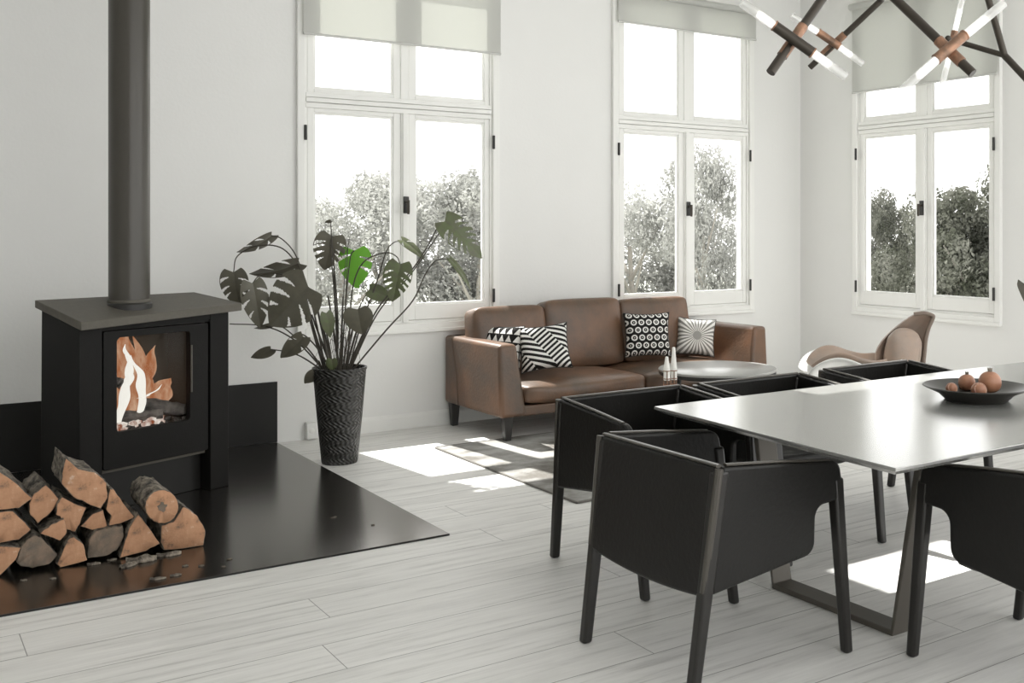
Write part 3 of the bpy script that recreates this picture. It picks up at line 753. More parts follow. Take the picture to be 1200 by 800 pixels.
leaf(((0.032, 0.563), (0.063, 0.753), (0.105, 0.911), (0.147, 1.005), (0.179, 1.053)), -18, .15, .12, .02, 0, m=M_leafgreen, roll=35, seed=16)
leaf(((0.021, 0.563), (0.053, 0.726), (0.095, 0.858), (0.147, 0.947)), -84, .155, .19, -.14, 0, roll=0, seed=17)
leaf(((0.053, 0.563), (0.126, 0.832), (0.221, 1.095), (0.274, 1.279), (0.316, 1.342), (0.368, 1.358)), -30, .18, .10, .06, 1, m=M_leafgreen, roll=62, seed=18)
leaf(((0.058, 0.563), (0.232, 0.937), (0.442, 1.174), (0.547, 1.332), (0.611, 1.447), (0.653, 1.474)), -40, .31, .20, -.04, 5, m=M_leafgreen, roll=28, seed=19)
leaf(((0.079, 0.563), (0.284, 0.805), (0.453, 0.989), (0.532, 1.147), (0.605, 1.237), (0.695, 1.247)), -45, .22, .075, -.10, 0, m=M_leafgreen, roll=66, seed=20)
leaf(((-0.021, 0.563), (-0.011, 0.805), (-0.026, 1.068), (-0.053, 1.332), (-0.063, 1.479)), 200, .04, .03, .03, 0, roll=40, seed=21)
stem(((-0.095, 0.563), (-0.268, 0.742), (-0.453, 0.832), (-0.674, 0.847)))                # shoot reaching behind the stove edge
stem(((0.063, 0.563), (0.232, 0.911), (0.432, 1.147), (0.579, 1.358), (0.647, 1.458)), .005, .003)
stem(((0.011, 0.563), (0.032, 0.911), (0.047, 1.226), (0.053, 1.368)), .005, .0015)
stem(((0.005, 0.563), (0.016, 0.858), (0.037, 1.226), (0.063, 1.379)), .004, .0015)
for k, (a, b, c) in enumerate([((388, 436), (376, 380), (368, 345)), ((390, 436), (380, 395), (372, 370)), ((396, 436), (398, 400), (400, 350)), ((402, 436), (412, 400), (420, 375)), ((404, 436), (418, 402), (432, 372)), ((384, 436), (370, 400), (360, 372)), ((391, 436), (386, 400), (378, 350))]):
    f = lambda q: ((q[0]-396)/190, (543-q[1])/190, -.04 + .02*k)
    stem([f(a), f(b), f(c)], .009, .005)
# wiry aerial roots
rr = random.Random(3)
for k in range(12):
    u0, w0 = rr.uniform(-.07, .08), rr.uniform(.75, .95); pts = [(u0*.5, .60, .03*k/12)]
    pts += [(u0, w0, .02), (u0 + rr.uniform(.02, .1)*(1 if k % 2 else -1), w0 - .1, -.02), (u0 + rr.uniform(.06, .14)*(1 if k % 2 else -1), rr.uniform(.57, .68), -.04)]
    bm = new(); tube(bm, spline([pw(*p) for p in pts], 6), .0016, .001, n=5); obj('aerial_root', bm, M_stem, plant)

# ------------------------------------------------------------------ rug
bm = new(); box(bm, 2.97, 5.25, 4.735, 6.46, .0, .009)
rug = obj('rug', bm, M_rug, smooth=False); tag(rug, 'grey distressed rug on the floor in front of the sofa', 'rug')
bm = new(); ring_y = (4.735, 6.46)
for a, b in (((2.97, 4.735), (5.25, 4.735)), ((5.25, 4.735), (5.25, 6.46)), ((5.25, 6.46), (2.97, 6.46)), ((2.97, 6.46), (2.97, 4.735))):
    tube(bm, [(*a, .007), (*b, .007)], .0065, n=8)
obj('rug_binding', bm, M_rugedge, rug)

# ------------------------------------------------------------------ sofa
SX0, SX1, SY0, SY1 = 3.385, 5.775, 6.335, 7.21
sofa = thing('leather_sofa', 'long brown leather three-seat sofa under the windows', 'sofa', (4.58, 6.77, 0))
O = Vector((4.58, 6.77, 0))
def loc(x, y, z): return (x - O.x, y - O.y, z - O.z)
def arm(sg):
    """arm panel: thin at the top, widening to the base; outer face upright"""
    bm = new(); xo = SX0 if sg < 0 else SX1
    i = lambda w: xo - sg*w
    b = [loc(xo + sg*.0, SY0, .165), loc(i(.20), SY0, .165), loc(i(.20), SY1, .165), loc(xo, SY1, .165)]
    t = [loc(xo, SY0+.03, .655), loc(i(.135), SY0+.03, .655), loc(i(.135), SY1, .655), loc(xo, SY1, .655)]
    hexa(bm, b, t); return obj('arm', bm, M_sofa, sofa, bevel=.028, seg=4)
for sg in (-1, 1):
    a = arm(sg)
    bm = new(); xo = (SX0 if sg < 0 else SX1) + sg*.0015
    tube(bm, [loc(xo, SY1-.12, .64), loc(xo, SY1-.20, .40), loc(xo, SY1-.23, .175)], .004, n=6); obj('seam', bm, mat('sofa_seam', (.11, .075, .055), .6), a)
bm = new(); box(bm, SX0+.02-O.x, SX1-.02-O.x, 7.06-O.y, SY1-O.y, .165, .655); obj('back_frame', bm, M_sofa, sofa, bevel=.03, seg=4)
bm = new(); box(bm, SX0+.10-O.x, SX1-.10-O.x, SY0+.012-O.y, 7.08-O.y, .165, .235); obj('seat_base', bm, M_sofa, sofa, bevel=.012, seg=3)
def soft(name, w, d, h, c, r=.05, puff=.02, rx=0, rz=0, m=M_sofa, parent=sofa, pz=1.0):
    bm = new(); rounded(bm, w, d, h, r, puff, 10, pz=pz)
    o = obj(name, bm, m, parent, subsurf=1); o.location = c; o.rotation_euler = (rx, 0, rz); return o
xs = (SX0+.185, (SX0+SX1)/2, SX1-.185)
for a, b in zip(xs, xs[1:]):
    soft('seat_cushion', b-a+.004, .74, .145, loc((a+b)/2, 6.315+.37, .235+.072), .05, .028)
bx = [(3.47, 4.055, .865), (4.06, 4.735, .895), (4.74, 5.40, .88)]
for a, b, zt in bx:
    h = zt - .38
    soft('back_cushion', b-a, .20, h, loc((a+b)/2, 6.955, .375 + h/2), .042, .04, rx=-.17, pz=.15)
for x, y in ((SX0+.07, SY0+.05), (SX1-.07, SY0+.05), (SX0+.05, SY1-.06), (SX1-.05, SY1-.06)):
    bm = new(); hexa(bm, [loc(x-.022, y-.022, .009 if y < 6.5 else 0), loc(x+.022, y-.022, .009 if y < 6.5 else 0), loc(x+.022, y+.022, .009 if y < 6.5 else 0), loc(x-.022, y+.022, .009 if y < 6.5 else 0)], [loc(x-.034, y-.03, .17), loc(x+.034, y-.03, .17), loc(x+.034, y+.03, .17), loc(x-.034, y+.03, .17)]); obj('leg', bm, M_sofaleg, sofa, bevel=.004)

def pillow(c, size, kind, label, rz, rx, ry=0):
    w, h = size
    bm = new(); n = 18; V = {}
    for sd in (-1, 1):
        for i in range(n+1):
            for j in range(n+1):
                a, b = i/n*2-1, j/n*2-1
                edge = (i in (0, n) or j in (0, n))
                th = .075*((1-a**4)*(1-b**4))**.55
                pin = 1 - .10*(1-a*a)*abs(b)**3 ; pin2 = 1 - .10*(1-b*b)*abs(a)**3
                p = (a*w/2*pin2, sd*th, b*h/2*pin)
                if edge and sd == 1: V[sd, i, j] = V[-1, i, j]
                else: V[sd, i, j] = bm.verts.new(p)
        for i in range(n):
            for j in range(n): bm.faces.new((V[sd, i, j], V[sd, i+1, j], V[sd, i+1, j+1], V[sd, i, j+1]))
    t = obj('throw_pillow', bm, pillow_mat(kind), None, angle=180)
    t.location = c; t.rotation_euler = Euler((rx, ry, rz)); tag(t, label, 'pillow', 'patterned cushions on the sofa')
    bm = new(); P = [(a*w/2*(1 - .10*(1-b*b)*abs(a)**3), 0, b*h/2*(1 - .10*(1-a*a)*abs(b)**3)) for a, b in [(-1+2*k/10, -1) for k in range(10)] + [(1, -1+2*k/10) for k in range(10)] + [(1-2*k/10, 1) for k in range(10)] + [(-1, 1-2*k/10) for k in range(11)]]
    tube(bm, P, .004, n=6); obj('piping', bm, mat('pillow_piping', (.05, .048, .045), .9), t)
pillow((3.623, 6.8, 0.567), (.38, .36), 'triangles', 'black cushion with rows of small white triangles, tucked behind the striped one', -1.15, -.22)
pillow((3.847, 6.56, 0.592), (.36, .33), 'stripes', 'black and white striped cushion at the left end of the sofa', -.45, -.34, -.10)
pillow((4.873, 6.74, 0.609), (.37, .345), 'rings', 'black cushion with white rings, near the right of the sofa', -.38, -.22, .0)
pillow((5.366, 6.76, 0.562), (.325, .305), 'burst', 'grey and white sunburst cushion at the right end of the sofa', -.50, -.26, .10)

# ------------------------------------------------------------------ coffee table and candlesticks
ct = thing('coffee_table', 'round pale-topped coffee table standing before the sofa', 'table', (4.80, 5.80, .009))
bm = new(); lathe(bm, [(.0, .425), (.395, .425), (.412, .432), (.414, .444), (.408, .449), (.0, .449)], 72, cap0=False); obj('tabletop', bm, M_coffee, ct, angle=40)
bm = new(); lathe(bm, [(.402, .405), (.410, .412), (.410, .431), (.395, .431)], 72); obj('tabletop_rim', bm, M_black, ct)
for k in range(3):
    a = k*2*PI/3 + .5; bm = new(); tube(bm, [(.33*math.cos(a), .33*math.sin(a), 0), (.26*math.cos(a), .26*math.sin(a), .41)], .013, .016); obj('leg', bm, M_black, ct)
def candlestick(base, h_holder, h, label):
    t = thing('candlestick', label, 'candle', (base[0], base[1], .009), 0, 'candlesticks by the coffee table')
    bm = new(); lathe(bm, [(.050, 0), (.050, .006), (.012, .012)], 24, cap1=True)
    for k in range(3):
        a = k*2*PI/3; tube(bm, spline([(.012*math.cos(a), .012*math.sin(a), .01), (.024*math.cos(a), .024*math.sin(a), h_holder*.5), (.020*math.cos(a), .020*math.sin(a), h_holder)]), .0035, n=6)
    for z in (h_holder-.09, h_holder-.05, h_holder): lathe(bm, [(.022, z-.003), (.026, z), (.022, z+.003)], 20, cap0=False)
    obj('holder', bm, M_copper, t)
    bm = new(); lathe(bm, [(.021, h_holder-.06), (.021, h_holder+.02), (.012, h*.80 + h_holder*.2), (.0105, h), (.004, h+.004)], 20, cap1=True); obj('candle', bm, M_candle, t)
candlestick((4.175, 5.558, 0.396), .50, .59, 'shorter white candle in a copper wire holder, left of its pair by the coffee table')
candlestick((4.272, 5.611, 0.381), .49, .64, 'taller white candle in a copper wire holder, right of its pair by the coffee table')

# ------------------------------------------------------------------ lounge chair
lc = (5.519, 4.959, 0.553)
lounge = thing('lounge_chair', 'white shell lounge chair with tan leather padding near the corner', 'armchair', (lc[0], lc[1], 0), -0.625)
def shell(bm, prof, wid, thick):
    """loft: prof = side profile (x along the picture's right, z up), wid = half-widths; section dips in the middle"""
    rings = []
    n = 12
    P = spline([(a, 0, b) for a, b in prof], 4); L = len(P)
    W = [x.x for x in spline([(w, 0, 0) for w in wid], 4)]
    for i, p in enumerate(P):
        t = (P[min(i+1, L-1)] - P[max(i-1, 0)]).normalized(); nn = Vector((-t.z, 0, t.x))
        top = [p + Vector((0, W[i]*(2*k/n-1), 0)) + nn*(.10*abs(2*k/n-1)**2.2) for k in range(n+1)]
        rings.append([bm.verts.new(q) for q in top] + [bm.verts.new(q - nn*thick) for q in top[::-1]])
    m = len(rings[0])
    for a, b in zip(rings, rings[1:]):
        for k in range(m): bm.faces.new((a[k], a[(k+1) % m], b[(k+1) % m], b[k]))
    bm.faces.new(rings[0][::-1]); bm.faces.new(rings[-1])
prof = [(-.44, .42), (-.405, .475), (-.31, .505), (-.18, .46), (-.04, .45), (.06, .47), (.14, .50)]
wid = [.20, .27, .30, .30, .29, .28, .26]
bm = new(); shell(bm, prof, wid, .022); obj('shell', bm, M_shell, lounge, subsurf=1)
bm = new(); shell(bm, [(-.405, .462), (-.375, .50), (-.30, .532), (-.20, .50), (-.08, .475), (.04, .485)], [.10, .18, .23, .24, .22, .18], .024); obj('seat_pad', bm, M_tan, lounge, subsurf=1)
# the tall back: a leaf-shaped hollow, its outer shell curling round the right
def lens(outl, yc, dep, th, nm, m, parent, cup):
    """a dished panel: outline (x, z), rim at yc, bulging away by dep in the middle"""
    P = [Vector((q.x, q.z)) for q in spline([(a, 0, b) for a, b in outl] + [(outl[0][0], 0, outl[0][1])], 4)][:-1]
    cen = sum(P, Vector((0, 0)))/len(P); bm = new(); K = 6; L0, L1 = [], []
    for k in range(K+1):
        f = k/K
        if k == 0: continue
        L0.append([bm.verts.new((cen.x + (p.x-cen.x)*f, yc + dep*(1-f*f)*cup, cen.y + (p.y-cen.y)*f)) for p in P])
        L1.append([bm.verts.new((cen.x + (p.x-cen.x)*f, yc + dep*(1-f*f)*cup + th, cen.y + (p.y-cen.y)*f)) for p in P])
    for L in (L0, L1):
        bm.faces.new(L[0])
        for a, b in zip(L, L[1:]):
            for i in range(len(P)): bm.faces.new((a[i], a[(i+1) % len(P)], b[(i+1) % len(P)], b[i]))
    a, b = L0[-1], L1[-1]
    for i in range(len(P)): bm.faces.new((a[i], a[(i+1) % len(P)], b[(i+1) % len(P)], b[i]))
    return obj(nm, bm, m, parent, angle=50)
outer = [(.00, .45), (-.012, .53), (-.005, .60), (.04, .675), (.11, .745), (.18, .80), (.25, .845), (.31, .857), (.37, .845), (.375, .822), (.345, .76), (.325, .68), (.315, .58), (.30, .46), (.22, .41), (.10, .41)]
lens(outer, .04, .10, .035, 'back_shell', M_tan, lounge, 1)
bm = new(); tube(bm, spline([(.245, .035, .85), (.31, .03, .857), (.368, .03, .842), (.372, .03, .822), (.345, .03, .76), (.325, .03, .68), (.315, .03, .58), (.302, .03, .46)], 6), .014, n=10); obj('back_rim', bm, M_tandark, lounge)
bm = new(); rounded(bm, .22, .10, .30, .045, .04, 8, M=Matrix.Rotation(.16, 3, 'Y'), c=(.165, .03, .57)); obj('back_cushion', bm, M_tan, lounge, subsurf=1)
for sx, sy in ((-.26, -.2), (-.26, .2), (.2, -.2), (.2, .2)):
    bm = new(); tube(bm, [(sx*1.15, sy*1.2, 0), (sx*.7, sy*.7, .42)], .012, .016); obj('leg', bm, M_sofaleg, lounge)

# ------------------------------------------------------------------ dining table
TX0, TX1, TY0, TY1, TZ = 2.42, 5.35, 2.085, 3.362, .74
dt = thing('dining_table', 'long grey stone-topped dining table on a flat steel trestle', 'table', (3.9, 2.72, 0))
DO = Vector((3.9, 2.72, 0))
bm = new()
c = .03
XN, XF = 2.392, 2.463      # end edge: near and far corner
quad = lambda k, z: [(XN+k-DO.x, TY0+k-DO.y, z), (TX1-k-DO.x, TY0+k-DO.y, z), (TX1-k-DO.x, TY1-k-DO.y, z), (XF+k-DO.x, TY1-k-DO.y, z)]
hexa(bm, quad(c, TZ-.028), quad(0, TZ-.010)); hexa(bm, quad(0, TZ-.010), quad(0, TZ))
bmesh.ops.remove_doubles(bm, verts=bm.verts[:], dist=1e-4)
obj('tabletop', bm, M_tabletop, dt, bevel=.002, smooth=False)
def trestle(x, w=.10, t=.022):
    y0, y1, yt0, yt1 = 2.545, 3.165, 2.40, 3.30
    p = obj
    bm = new()
    out = [(y0, 0), (y1, 0), (yt1, TZ-.03), (yt1-.03, TZ-.03), (y1-t*.4, t), (y0+t*.4, t), (yt0+.03, TZ-.03), (yt0, TZ-.03)]
    prism(bm, out, lambda q: (x - DO.x, q[0]-DO.y, q[1]), lambda q: (x + w - DO.x, q[0]-DO.y, q[1]))
    return obj('trestle', bm, M_tableleg, dt, bevel=.004, smooth=False)
trestle(2.90); trestle(4.72)
for y in (2.36, 3.10):
    bm = new(); box(bm, 2.78-DO.x, 5.0-DO.x, y-DO.y, y+.06-DO.y, TZ-.07, TZ-.029); obj('rail', bm, M_tableleg, dt, bevel=.003, smooth=False)
bm = new(); box(bm, 2.87-DO.x, 3.02-DO.x, 2.42-DO.y, 3.10-DO.y, TZ-.068, TZ-.03); obj('crossbar', bm, M_tableleg, dt, bevel=.003, smooth=False)

# ------------------------------------------------------------------ dining chairs
def make_chair():
    r = thing('dining_chair', '', 'chair', group='black leather armchairs round the dining table')
    HB, HF = .705, .665
    def leg(foot, top, w0, w1):
        bm = new(); a, b = Vector(foot), Vector(top)
        hexa(bm, [(a.x-w0, a.y-w0, a.z), (a.x+w0, a.y-w0, a.z), (a.x+w0, a.y+w0, a.z), (a.x-w0, a.y+w0, a.z)],
             [(b.x-w1, b.y-w1, b.z), (b.x+w1, b.y-w1, b.z), (b.x+w1, b.y+w1, b.z), (b.x-w1, b.y+w1, b.z)])
        return bm
    for s in (-1, 1):
        obj('leg', leg((s*.296, -.335, 0), (s*.312, -.238, HB-.012), .0185, .0235), M_leg, r, bevel=.010, seg=3)
        obj('leg', leg((s*.292, .335, 0), (s*.309, .262, HF-.06), .0175, .0225), M_leg, r, bevel=.010, seg=3)
    # back panel between the rear legs, its lower edge bowed
    bm = new(); K = 12; pts = []
    for k in range(K+1):
        x = -.30 + .60*k/K; pts.append((x, .305 - .018*(1-(x/.3)**2) + .012))
    pts += [(.312, HB), (-.312, HB)]
    yb = lambda z: -.335 + (.097)*(z/HB)
    prism(bm, pts, lambda p: (p[0], yb(p[1])-.020, p[1]), lambda p: (p[0], yb(p[1])+.014, p[1]))
    obj('backrest', bm, M_leather, r, bevel=.011, seg=3)
    # arm panels: straight top, rounded front corner, notch behind the front leg
    def arc(cx, cz, rad, a0, a1, k=6): return [(cx + rad*math.cos(math.radians(a0+(a1-a0)*i/k)), cz + rad*math.sin(math.radians(a0+(a1-a0)*i/k))) for i in range(k+1)]
    P = [(-.275, .318), (-.238, HB)] + arc(.225, HF-.045, .047, 85, 5) + [(.292, .535), (.245, .530)]
    P += arc(.20, .485, .042, 90, 180)[0:7] + [(.158, .43)] + arc(.113, .412, .045, 0, -75)
    for s in (-1, 1):
        bm = new()
        fx = lambda p, d: (s*(.292 + .022*p[1]/HB + d), p[0], p[1])
        prism(bm, P, lambda p: fx(p, -.016), lambda p: fx(p, .019))
        a = obj('armrest', bm, M_leather, r, bevel=.010, seg=3)
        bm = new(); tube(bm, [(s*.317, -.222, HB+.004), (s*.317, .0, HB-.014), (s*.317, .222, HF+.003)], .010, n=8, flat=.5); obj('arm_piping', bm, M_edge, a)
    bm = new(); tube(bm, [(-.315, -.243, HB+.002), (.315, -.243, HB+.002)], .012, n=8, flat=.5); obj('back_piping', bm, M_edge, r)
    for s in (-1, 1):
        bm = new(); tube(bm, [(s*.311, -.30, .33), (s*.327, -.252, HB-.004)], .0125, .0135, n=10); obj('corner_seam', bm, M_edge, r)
    bm = new(); rounded(bm, .565, .44, .10, .03, .012, 6, c=(0, -.045, .385)); obj('seat', bm, M_leather, r)
    return r
ch = make_chair()
CH = [
 (2.335, 2.835, -PI/2, 'black leather dining chair at the near head of the table, its back to the viewer'),
 (2.705, 3.685, PI, 'black leather dining chair on the sofa side of the table, nearest its left corner'),
 (3.44, 3.67, PI, 'black leather dining chair on the sofa side of the table, middle of the row'),
 (4.29, 3.70, PI, 'black leather dining chair on the sofa side, in front of the lounge chair'),
 (3.115, 2.055, 0, 'black leather dining chair cut by the right edge, on the near side of the table'),
]
for i, (x, y, a, lab) in enumerate(CH):
    o = ch if i == 0 else copy_tree(ch)
    o.location = (x, y, 0); o.rotation_euler = (0, 0, a); o['label'] = lab

# ------------------------------------------------------------------ bowl and fruit
BC = (3.612, 2.73, 0.74)
bowl = thing('fruit_bowl', 'wide dark shallow bowl holding fruit on the dining table', 'bowl', BC)
bm = new(); lathe(bm, [(.120, .0), (.125, .004), (.150, .028), (.205, .052), (.212, .056), (.208, .059), (.15, .038), (.10, .018), (.0, .014)], 64); obj('dish', bm, M_bowl, bowl, angle=50)
def pomegranate(px, r, label, cut=False):
    p = px
    t = thing('pomegranate', label, 'fruit', p, rnd.uniform(0, 6), 'pomegranates in the bowl')
    bm = new(); prof = [(r*math.sin(PI*k/14)*(1 + .04*math.cos(PI*k/7)), r - r*.94*math.cos(PI*k/14)) for k in range(1, 14)]
    lathe(bm, prof, 24, cap1=True)
    for v in bm.verts:
        a = math.atan2(v.co.y, v.co.x); v.co.x *= 1 + .025*math.cos(5*a); v.co.y *= 1 + .025*math.cos(5*a)
    o = obj('skin', bm, M_fruit, t)
    if cut:
        d = Vector((-.55, -.8, .25)).normalized(); bm = new(); lathe(bm, [(r*.80, 0), (r*.78, r*.06), (.001, r*.08)], 24)
        f = obj('cut_flesh', bm, M_fruitcut, t); f.rotation_euler = d.to_track_quat('Z', 'Y').to_euler(); f.location = d*r*.62 + Vector((0, 0, r))
        t.rotation_euler = (0, 0, 0)
    else:
        bm = new()
        for k in range(6):
            a = k*PI/3; tube(bm, [(r*.10*math.cos(a), r*.10*math.sin(a), r*1.9), (r*.2*math.cos(a), r*.2*math.sin(a), r*2.25)], r*.09, r*.02, n=5)
        lathe(bm, [(r*.18, r*1.86), (r*.14, r*2.05)], 12, cap1=True)
        obj('crown', bm, M_bark, t)
    return t
zb = .759
pomegranate((3.671, 2.708, 0.762), .047, 'largest whole pomegranate with a dark crown, at the right of the bowl')
pomegranate((3.682, 2.829, 0.757), .036, 'whole pomegranate at the back centre of the bowl')
pomegranate((3.568, 2.684, 0.757), .032, 'cut pomegranate half showing its seeds at the front of the bowl', True)
pomegranate((3.535, 2.791, 0.762), .024, 'smallest pomegranate piece at the left of the bowl', True)

# ------------------------------------------------------------------ chandelier
HUB = (3.121, 2.804, 2.549)
chd = thing('chandelier', 'branching dark bronze chandelier with glass tube lamps and copper joints', 'chandelier', HUB)
Hb = Vector(HUB)
def rod(a, b, r, nm='rod', m=M_bronze, parent=chd, n=14):
    bm = new(); tube(bm, [Vector(a)-Hb, Vector(b)-Hb], r, n=n); return obj(nm, bm, m, parent)
def tube_glass():
    g = N('lamp_tube_glass'); tr = g.n('BsdfTransparent'); gl = g.n('BsdfGlossy'); df = g.n('BsdfTranslucent'); gl.inputs['Roughness'].default_value = .1
    df.inputs[0].default_value = (.9, .9, .88, 1)
    m1 = g.n('MixShader'); m1.inputs[0].default_value = .45; m2 = g.n('MixShader'); m2.inputs[0].default_value = .15
    g.l(tr.outputs[0], m1.inputs[1]); g.l(df.outputs[0], m1.inputs[2]); g.l(m1.outputs[0], m2.inputs[1]); g.l(gl.outputs[0], m2.inputs[2])
    g.l(m2.outputs[0], g.nt.nodes['Material Output'].inputs['Surface']); return g.m
M_tube = tube_glass()
M_glow = mat('lamp_glow', (.9, .9, .88), .5, emit=(1, .98, .94, .6))
def lamp(c, a, b, r, hold):
    """tube lamp crossing an arm at c, its two glass ends at a and b; hold = half length of the metal holder"""
    c, a, b = Vector(c), Vector(a), Vector(b)
    for e in (a, b):
        d = (e - c); L = d.length; d.normalize()
        g = rod(c + d*hold*.9, e, r, 'glass_tube', M_tube)
        rod(c + d*hold*.9, c + d*(hold + (L-hold)*.52), r*.74, 'lit_element', M_glow, g)
    d = (b - a).normalized(); h = rod(c - d*hold, c + d*hold, r*1.18, 'lamp_holder', M_bronze if hold > .075 else M_copper)
    for s in (-1, 1): rod(c + d*s*hold*.96, c + d*s*hold*1.03, r*1.28, 'holder_ring', M_copper, h)
def joint(c, a, r, L):
    c, a = Vector(c), Vector(a); d = (a - c).normalized(); rod(c - d*L, c + d*L, r, 'copper_joint', M_copper)
A1, B1, C1 = (2.929, 2.82, 2.385), (2.615, 2.861, 1.991), (2.714, 2.851, 2.113)
rod(A1, B1, .0175, 'arm'); joint(C1, A1, .0205, .075); rod(HUB, A1, .0175, 'arm')
lamp((2.689, 2.82, 2.112), (2.524, 2.914, 2.24), (2.856, 2.724, 1.98), .0165, .085)
A2, B2, C2 = (3.51, 3.14, 2.411), (3.367, 3.428, 2.144), (3.417, 3.331, 2.238)
rod(A2, B2, .0135, 'arm'); joint(C2, A2, .0165, .065); rod(HUB, A2, .0135, 'arm')
lamp((3.37, 3.315, 2.253), (3.226, 3.394, 2.353), (3.505, 3.242, 2.149), .0145, .055)
A3, B3, C3 = (3.032, 2.683, 2.304), (3.121, 2.373, 1.973), (3.096, 2.452, 2.059)
rod(A3, B3, .0170, 'arm'); joint(C3, A3, .0200, .062); rod(HUB, A3, .017, 'arm')
lamp((3.066, 2.425, 2.067), (2.894, 2.499, 1.907), (3.251, 2.341, 2.228), .0165, .070)
A4, B4, D4 = (3.704, 2.753, 2.411), (3.767, 2.708, 2.141), (3.781, 2.575, 1.995)
rod(A4, B4, .0145, 'arm'); rod(B4, D4, .0145, 'arm'); E4 = (3.678, 2.896, 2.221); rod(B4, E4, .0115, 'arm'); rod(HUB, A4, .0145, 'arm')
lamp((3.694, 2.908, 2.232), (3.64, 2.923, 2.028), (3.749, 2.894, 2.442), .0125, .03)
bm = new(); bmesh.ops.create_uvsphere(bm, u_segments=16, v_segments=10, radius=.013, matrix=Matrix.Translation(Vector((3.636, 2.889, 2.223)) - Hb)); obj('finial', bm, M_bronze, chd)
rod(HUB, (HUB[0], HUB[1], ZC-.01), .012, 'drop_rod')
bm = new(); lathe(bm, [(.07, ZC-.03-Hb.z), (.07, ZC-Hb.z)], 32, cap1=True); obj('ceiling_canopy', bm, M_bronze, chd)
bm = new(); bmesh.ops.create_uvsphere(bm, u_segments=20, v_segments=12, radius=.03); obj('hub', bm, M_bronze, chd)

# ------------------------------------------------------------------ plant whose leaf enters at the right edge
rp = (5.784, 3.657, 0.662)
p2 = thing('floor_plant', 'dark long-leaved plant, only a leaf tip showing at the right edge by the wall', 'plant', (rp[0], rp[1], 0))
bm = new(); lathe(bm, [(.13, 0), (.16, .42), (.17, .44), (.155, .44), (.14, .40), (.0, .40)], 40); obj('pot', bm, M_pot, p2)
def blade(tip, mid, w):
    bm = new(); P = spline([(0, 0, .40), mid, tip], 8); L = len(P); A, B = [], []
    side = Vector((0.811, -0.585, 0))
    for i, p in enumerate(P):
        t = i/(L-1); ww = w*math.sin(PI*min(1, .12 + .88*t))**.8 + .001
        A.append((bm.verts.new(p - side*ww + Vector((0, 0, .004))), bm.verts.new(p), bm.verts.new(p + side*ww + Vector((0, 0, .004)))))
    for a, b in zip(A, A[1:]):
        for k in (0, 1): bm.faces.new((a[k], a[k+1], b[k+1], b[k]))
    bmesh.ops.solidify(bm, geom=bm.faces[:], thickness=.002)
    obj('leaf', bm, M_leaf, p2, angle=80)
tip = Vector((5.502, 3.861, 1.127)) - Vector((rp[0], rp[1], 0))
for tp, md, w in ((tip, Vector((5.555, 3.823, 1.005)) - Vector((rp[0], rp[1], 0)), .035), (Vector((.25, -.1, 1.1)), Vector((.1, -.03, .9)), .035), (Vector((.05, .2, 1.3)), Vector((.02, .08, .9)), .035), (Vector((.12, -.25, 1.2)), Vector((.05, -.1, .85)), .035)):
    blade(tp, md, w)

# ------------------------------------------------------------------ outdoors
bm = new(); box(bm, -40, 70, YB+T+.5, 90, -3.2, -3.0)
tag(obj('garden_ground', bm, M_ground, smooth=False), kind='structure')
def crown_mesh(bm, lobes, nl, r, size):
    for (c, rad) in lobes:
        for k in range(nl):
            # leaf sprigs spread over each lobe, facing about its surface
            z = r.uniform(-1, 1); a = r.uniform(0, 2*PI); q = math.sqrt(1 - z*z)
            d = Vector((q*math.cos(a), q*math.sin(a), z)); p = c + d*rad*r.uniform(.72, 1.06)
            n = (d + Vector((r.uniform(-1, 1), r.uniform(-1, 1), r.uniform(-1, 1)))*.9).normalized()
            t = n.orthogonal().normalized(); t = (Matrix.Rotation(r.uniform(0, 2*PI), 3, n) @ t); b = n.cross(t)
            s = size*r.uniform(.6, 1.3)
            v = [bm.verts.new(p + t*s), bm.verts.new(p + b*s*.5), bm.verts.new(p - t*s), bm.verts.new(p - b*s*.5 + n*s*.25)]
            bm.faces.new(v)
def make_tree(seed, m, H, crown_r, nl):
    r = random.Random(seed)
    t = thing('garden_tree', '', 'tree', group='trees outside the windows')
    bm = new(); lobes = []
    for k in range(34):
        h = r.uniform(.25, 1.0); rr_ = crown_r*(1 - .75*abs(h - .55)**1.5)*r.uniform(.25, .95); a = r.uniform(0, 2*PI)
        lobes.append((Vector((rr_*math.cos(a), rr_*math.sin(a), H*h - crown_r*.15)), crown_r*r.uniform(.22, .42)))
    crown_mesh(bm, lobes, nl, r, .052)
    obj('crown', bm, m, t, smooth=False)
    bm = new(); tube(bm, spline([(0, 0, 0), (.05, .03, H*.3), (-.06, .02, H*.7)]), .14, .05, n=10)
    for k in range(6):
        a = r.uniform(0, 2*PI); z = H*r.uniform(.3, .6); tube(bm, [(0, 0, z), (crown_r*.6*math.cos(a), crown_r*.6*math.sin(a), z + H*.2)], .05, .015, n=6)
    obj('trunk', bm, M_trunk, t)
    return t
protos = [make_tree(1, M_treepale, 5.6, 1.9, 620), make_tree(2, M_treepale, 5.6, 1.6, 560), make_tree(3, M_treedark, 5.6, 1.6, 700)]
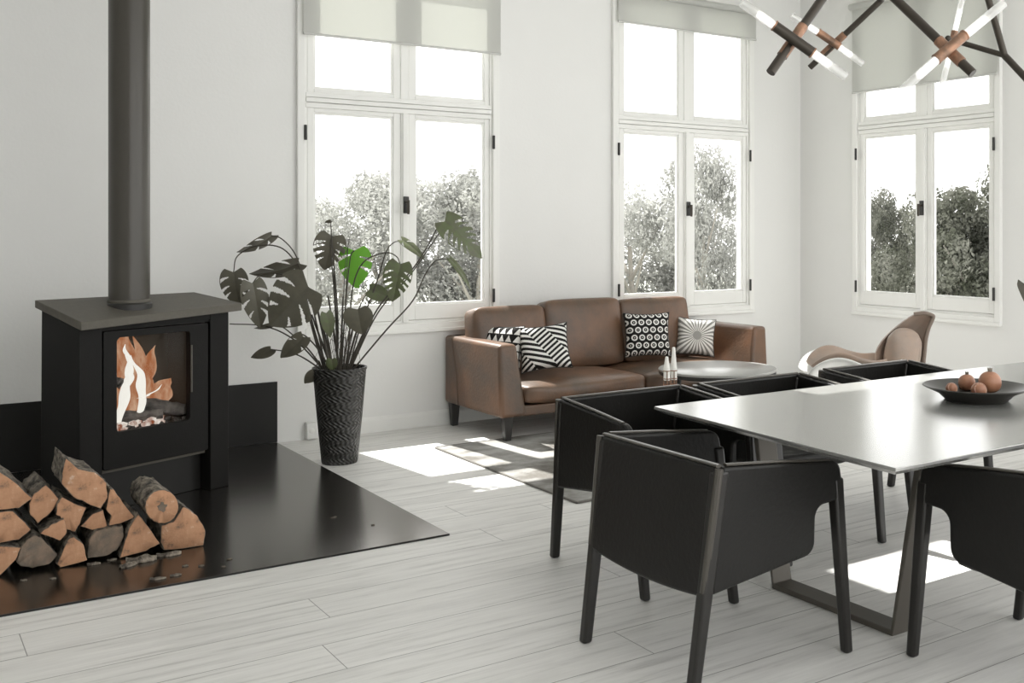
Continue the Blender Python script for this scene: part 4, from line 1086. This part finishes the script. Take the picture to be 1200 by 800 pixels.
TREES = [   # prototype, place, crown-top height above the garden, width factor, label
 (0, (8.539, 23.432, 1.43), 5.55, 1.0, 'pale bushy tree behind the left half of the window beside the plant'),
 (1, (10.023, 24.828, 1.43), 5.65, 1.0, 'pale tree seen at the middle bar of the window beside the plant'),
 (0, (10.606, 23.175, 1.43), 5.45, 1.1, 'pale broad tree behind the right half of the window beside the plant'),
 (1, (10.987, 21.667, 1.43), 5.6, 1.0, 'pale tree at the right edge of the window beside the plant'),
 (0, (14.35, 20.474, 1.43), 5.75, .95, 'pale tree behind the left pane of the sofa window'),
 (1, (16.23, 21.584, 1.43), 5.2, .9, 'pale lower tree next to the centre bar of the sofa window'),
 (1, (14.449, 17.937, 1.43), 6.1, .55, 'tall slim pale tree just right of the centre bar of the sofa window'),
 (0, (17.072, 19.744, 1.43), 4.9, .9, 'low pale tree behind the right pane of the sofa window'),
 (1, (19.589, 17.928, 1.43), 5.0, .9, 'pale low tree at the left edge of the right-hand wall window'),
 (2, (18.625, 16.158, 1.43), 5.25, .55, 'slim grey-green tree behind the left pane of the right-hand wall window'),
 (2, (16.282, 12.916, 1.43), 5.1, .8, 'dark grey-green tree just right of the centre bar of the right-hand wall window'),
 (2, (15.91, 11.952, 1.43), 5.5, .85, 'darkest grey-green tree at the right edge of the right-hand wall window'),
]
used = set()
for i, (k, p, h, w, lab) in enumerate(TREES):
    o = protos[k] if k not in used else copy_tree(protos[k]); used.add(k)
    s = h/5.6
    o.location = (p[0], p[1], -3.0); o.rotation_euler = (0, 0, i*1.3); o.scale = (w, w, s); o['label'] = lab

# ------------------------------------------------------------------ light
W = bpy.data.worlds.new('overcast_white'); S.world = W; W.use_nodes = True
bg = W.node_tree.nodes['Background']; bg.inputs[0].default_value = (1, 1, .985, 1); bg.inputs[1].default_value = 1.35
sd = bpy.data.lights.new('sun', 'SUN'); sd.energy = 6.5; sd.angle = math.radians(.7); sd.color = (1, .985, .95)
sun = link(bpy.data.objects.new('sun', sd)); sun.location = (3, 20, 20)
sun.rotation_euler = Vector((.076, -.70, -1)).to_track_quat('-Z', 'Y').to_euler()

# ------------------------------------------------------------------ camera
cd = bpy.data.cameras.new('camera'); cam = link(bpy.data.objects.new('camera', cd))
cam.location = (0, 0, 1.43); cam.rotation_euler = (PI/2, 0, -math.radians(35.8))
cd.sensor_fit = 'HORIZONTAL'; cd.sensor_width = 36; cd.lens = 36*1256.5/1200
cd.shift_x = -157/1200; cd.shift_y = -132/1200; cd.clip_start = .02; cd.clip_end = 300
S.camera = cam
vs = S.view_settings
vs.view_transform = 'Standard'; vs.look = 'None'; vs.gamma = 1; vs.use_curve_mapping = False; vs.exposure = .98
S.cycles.use_denoising = True
S.cycles.max_bounces = 10; S.cycles.diffuse_bounces = 5; S.cycles.transparent_max_bounces = 16
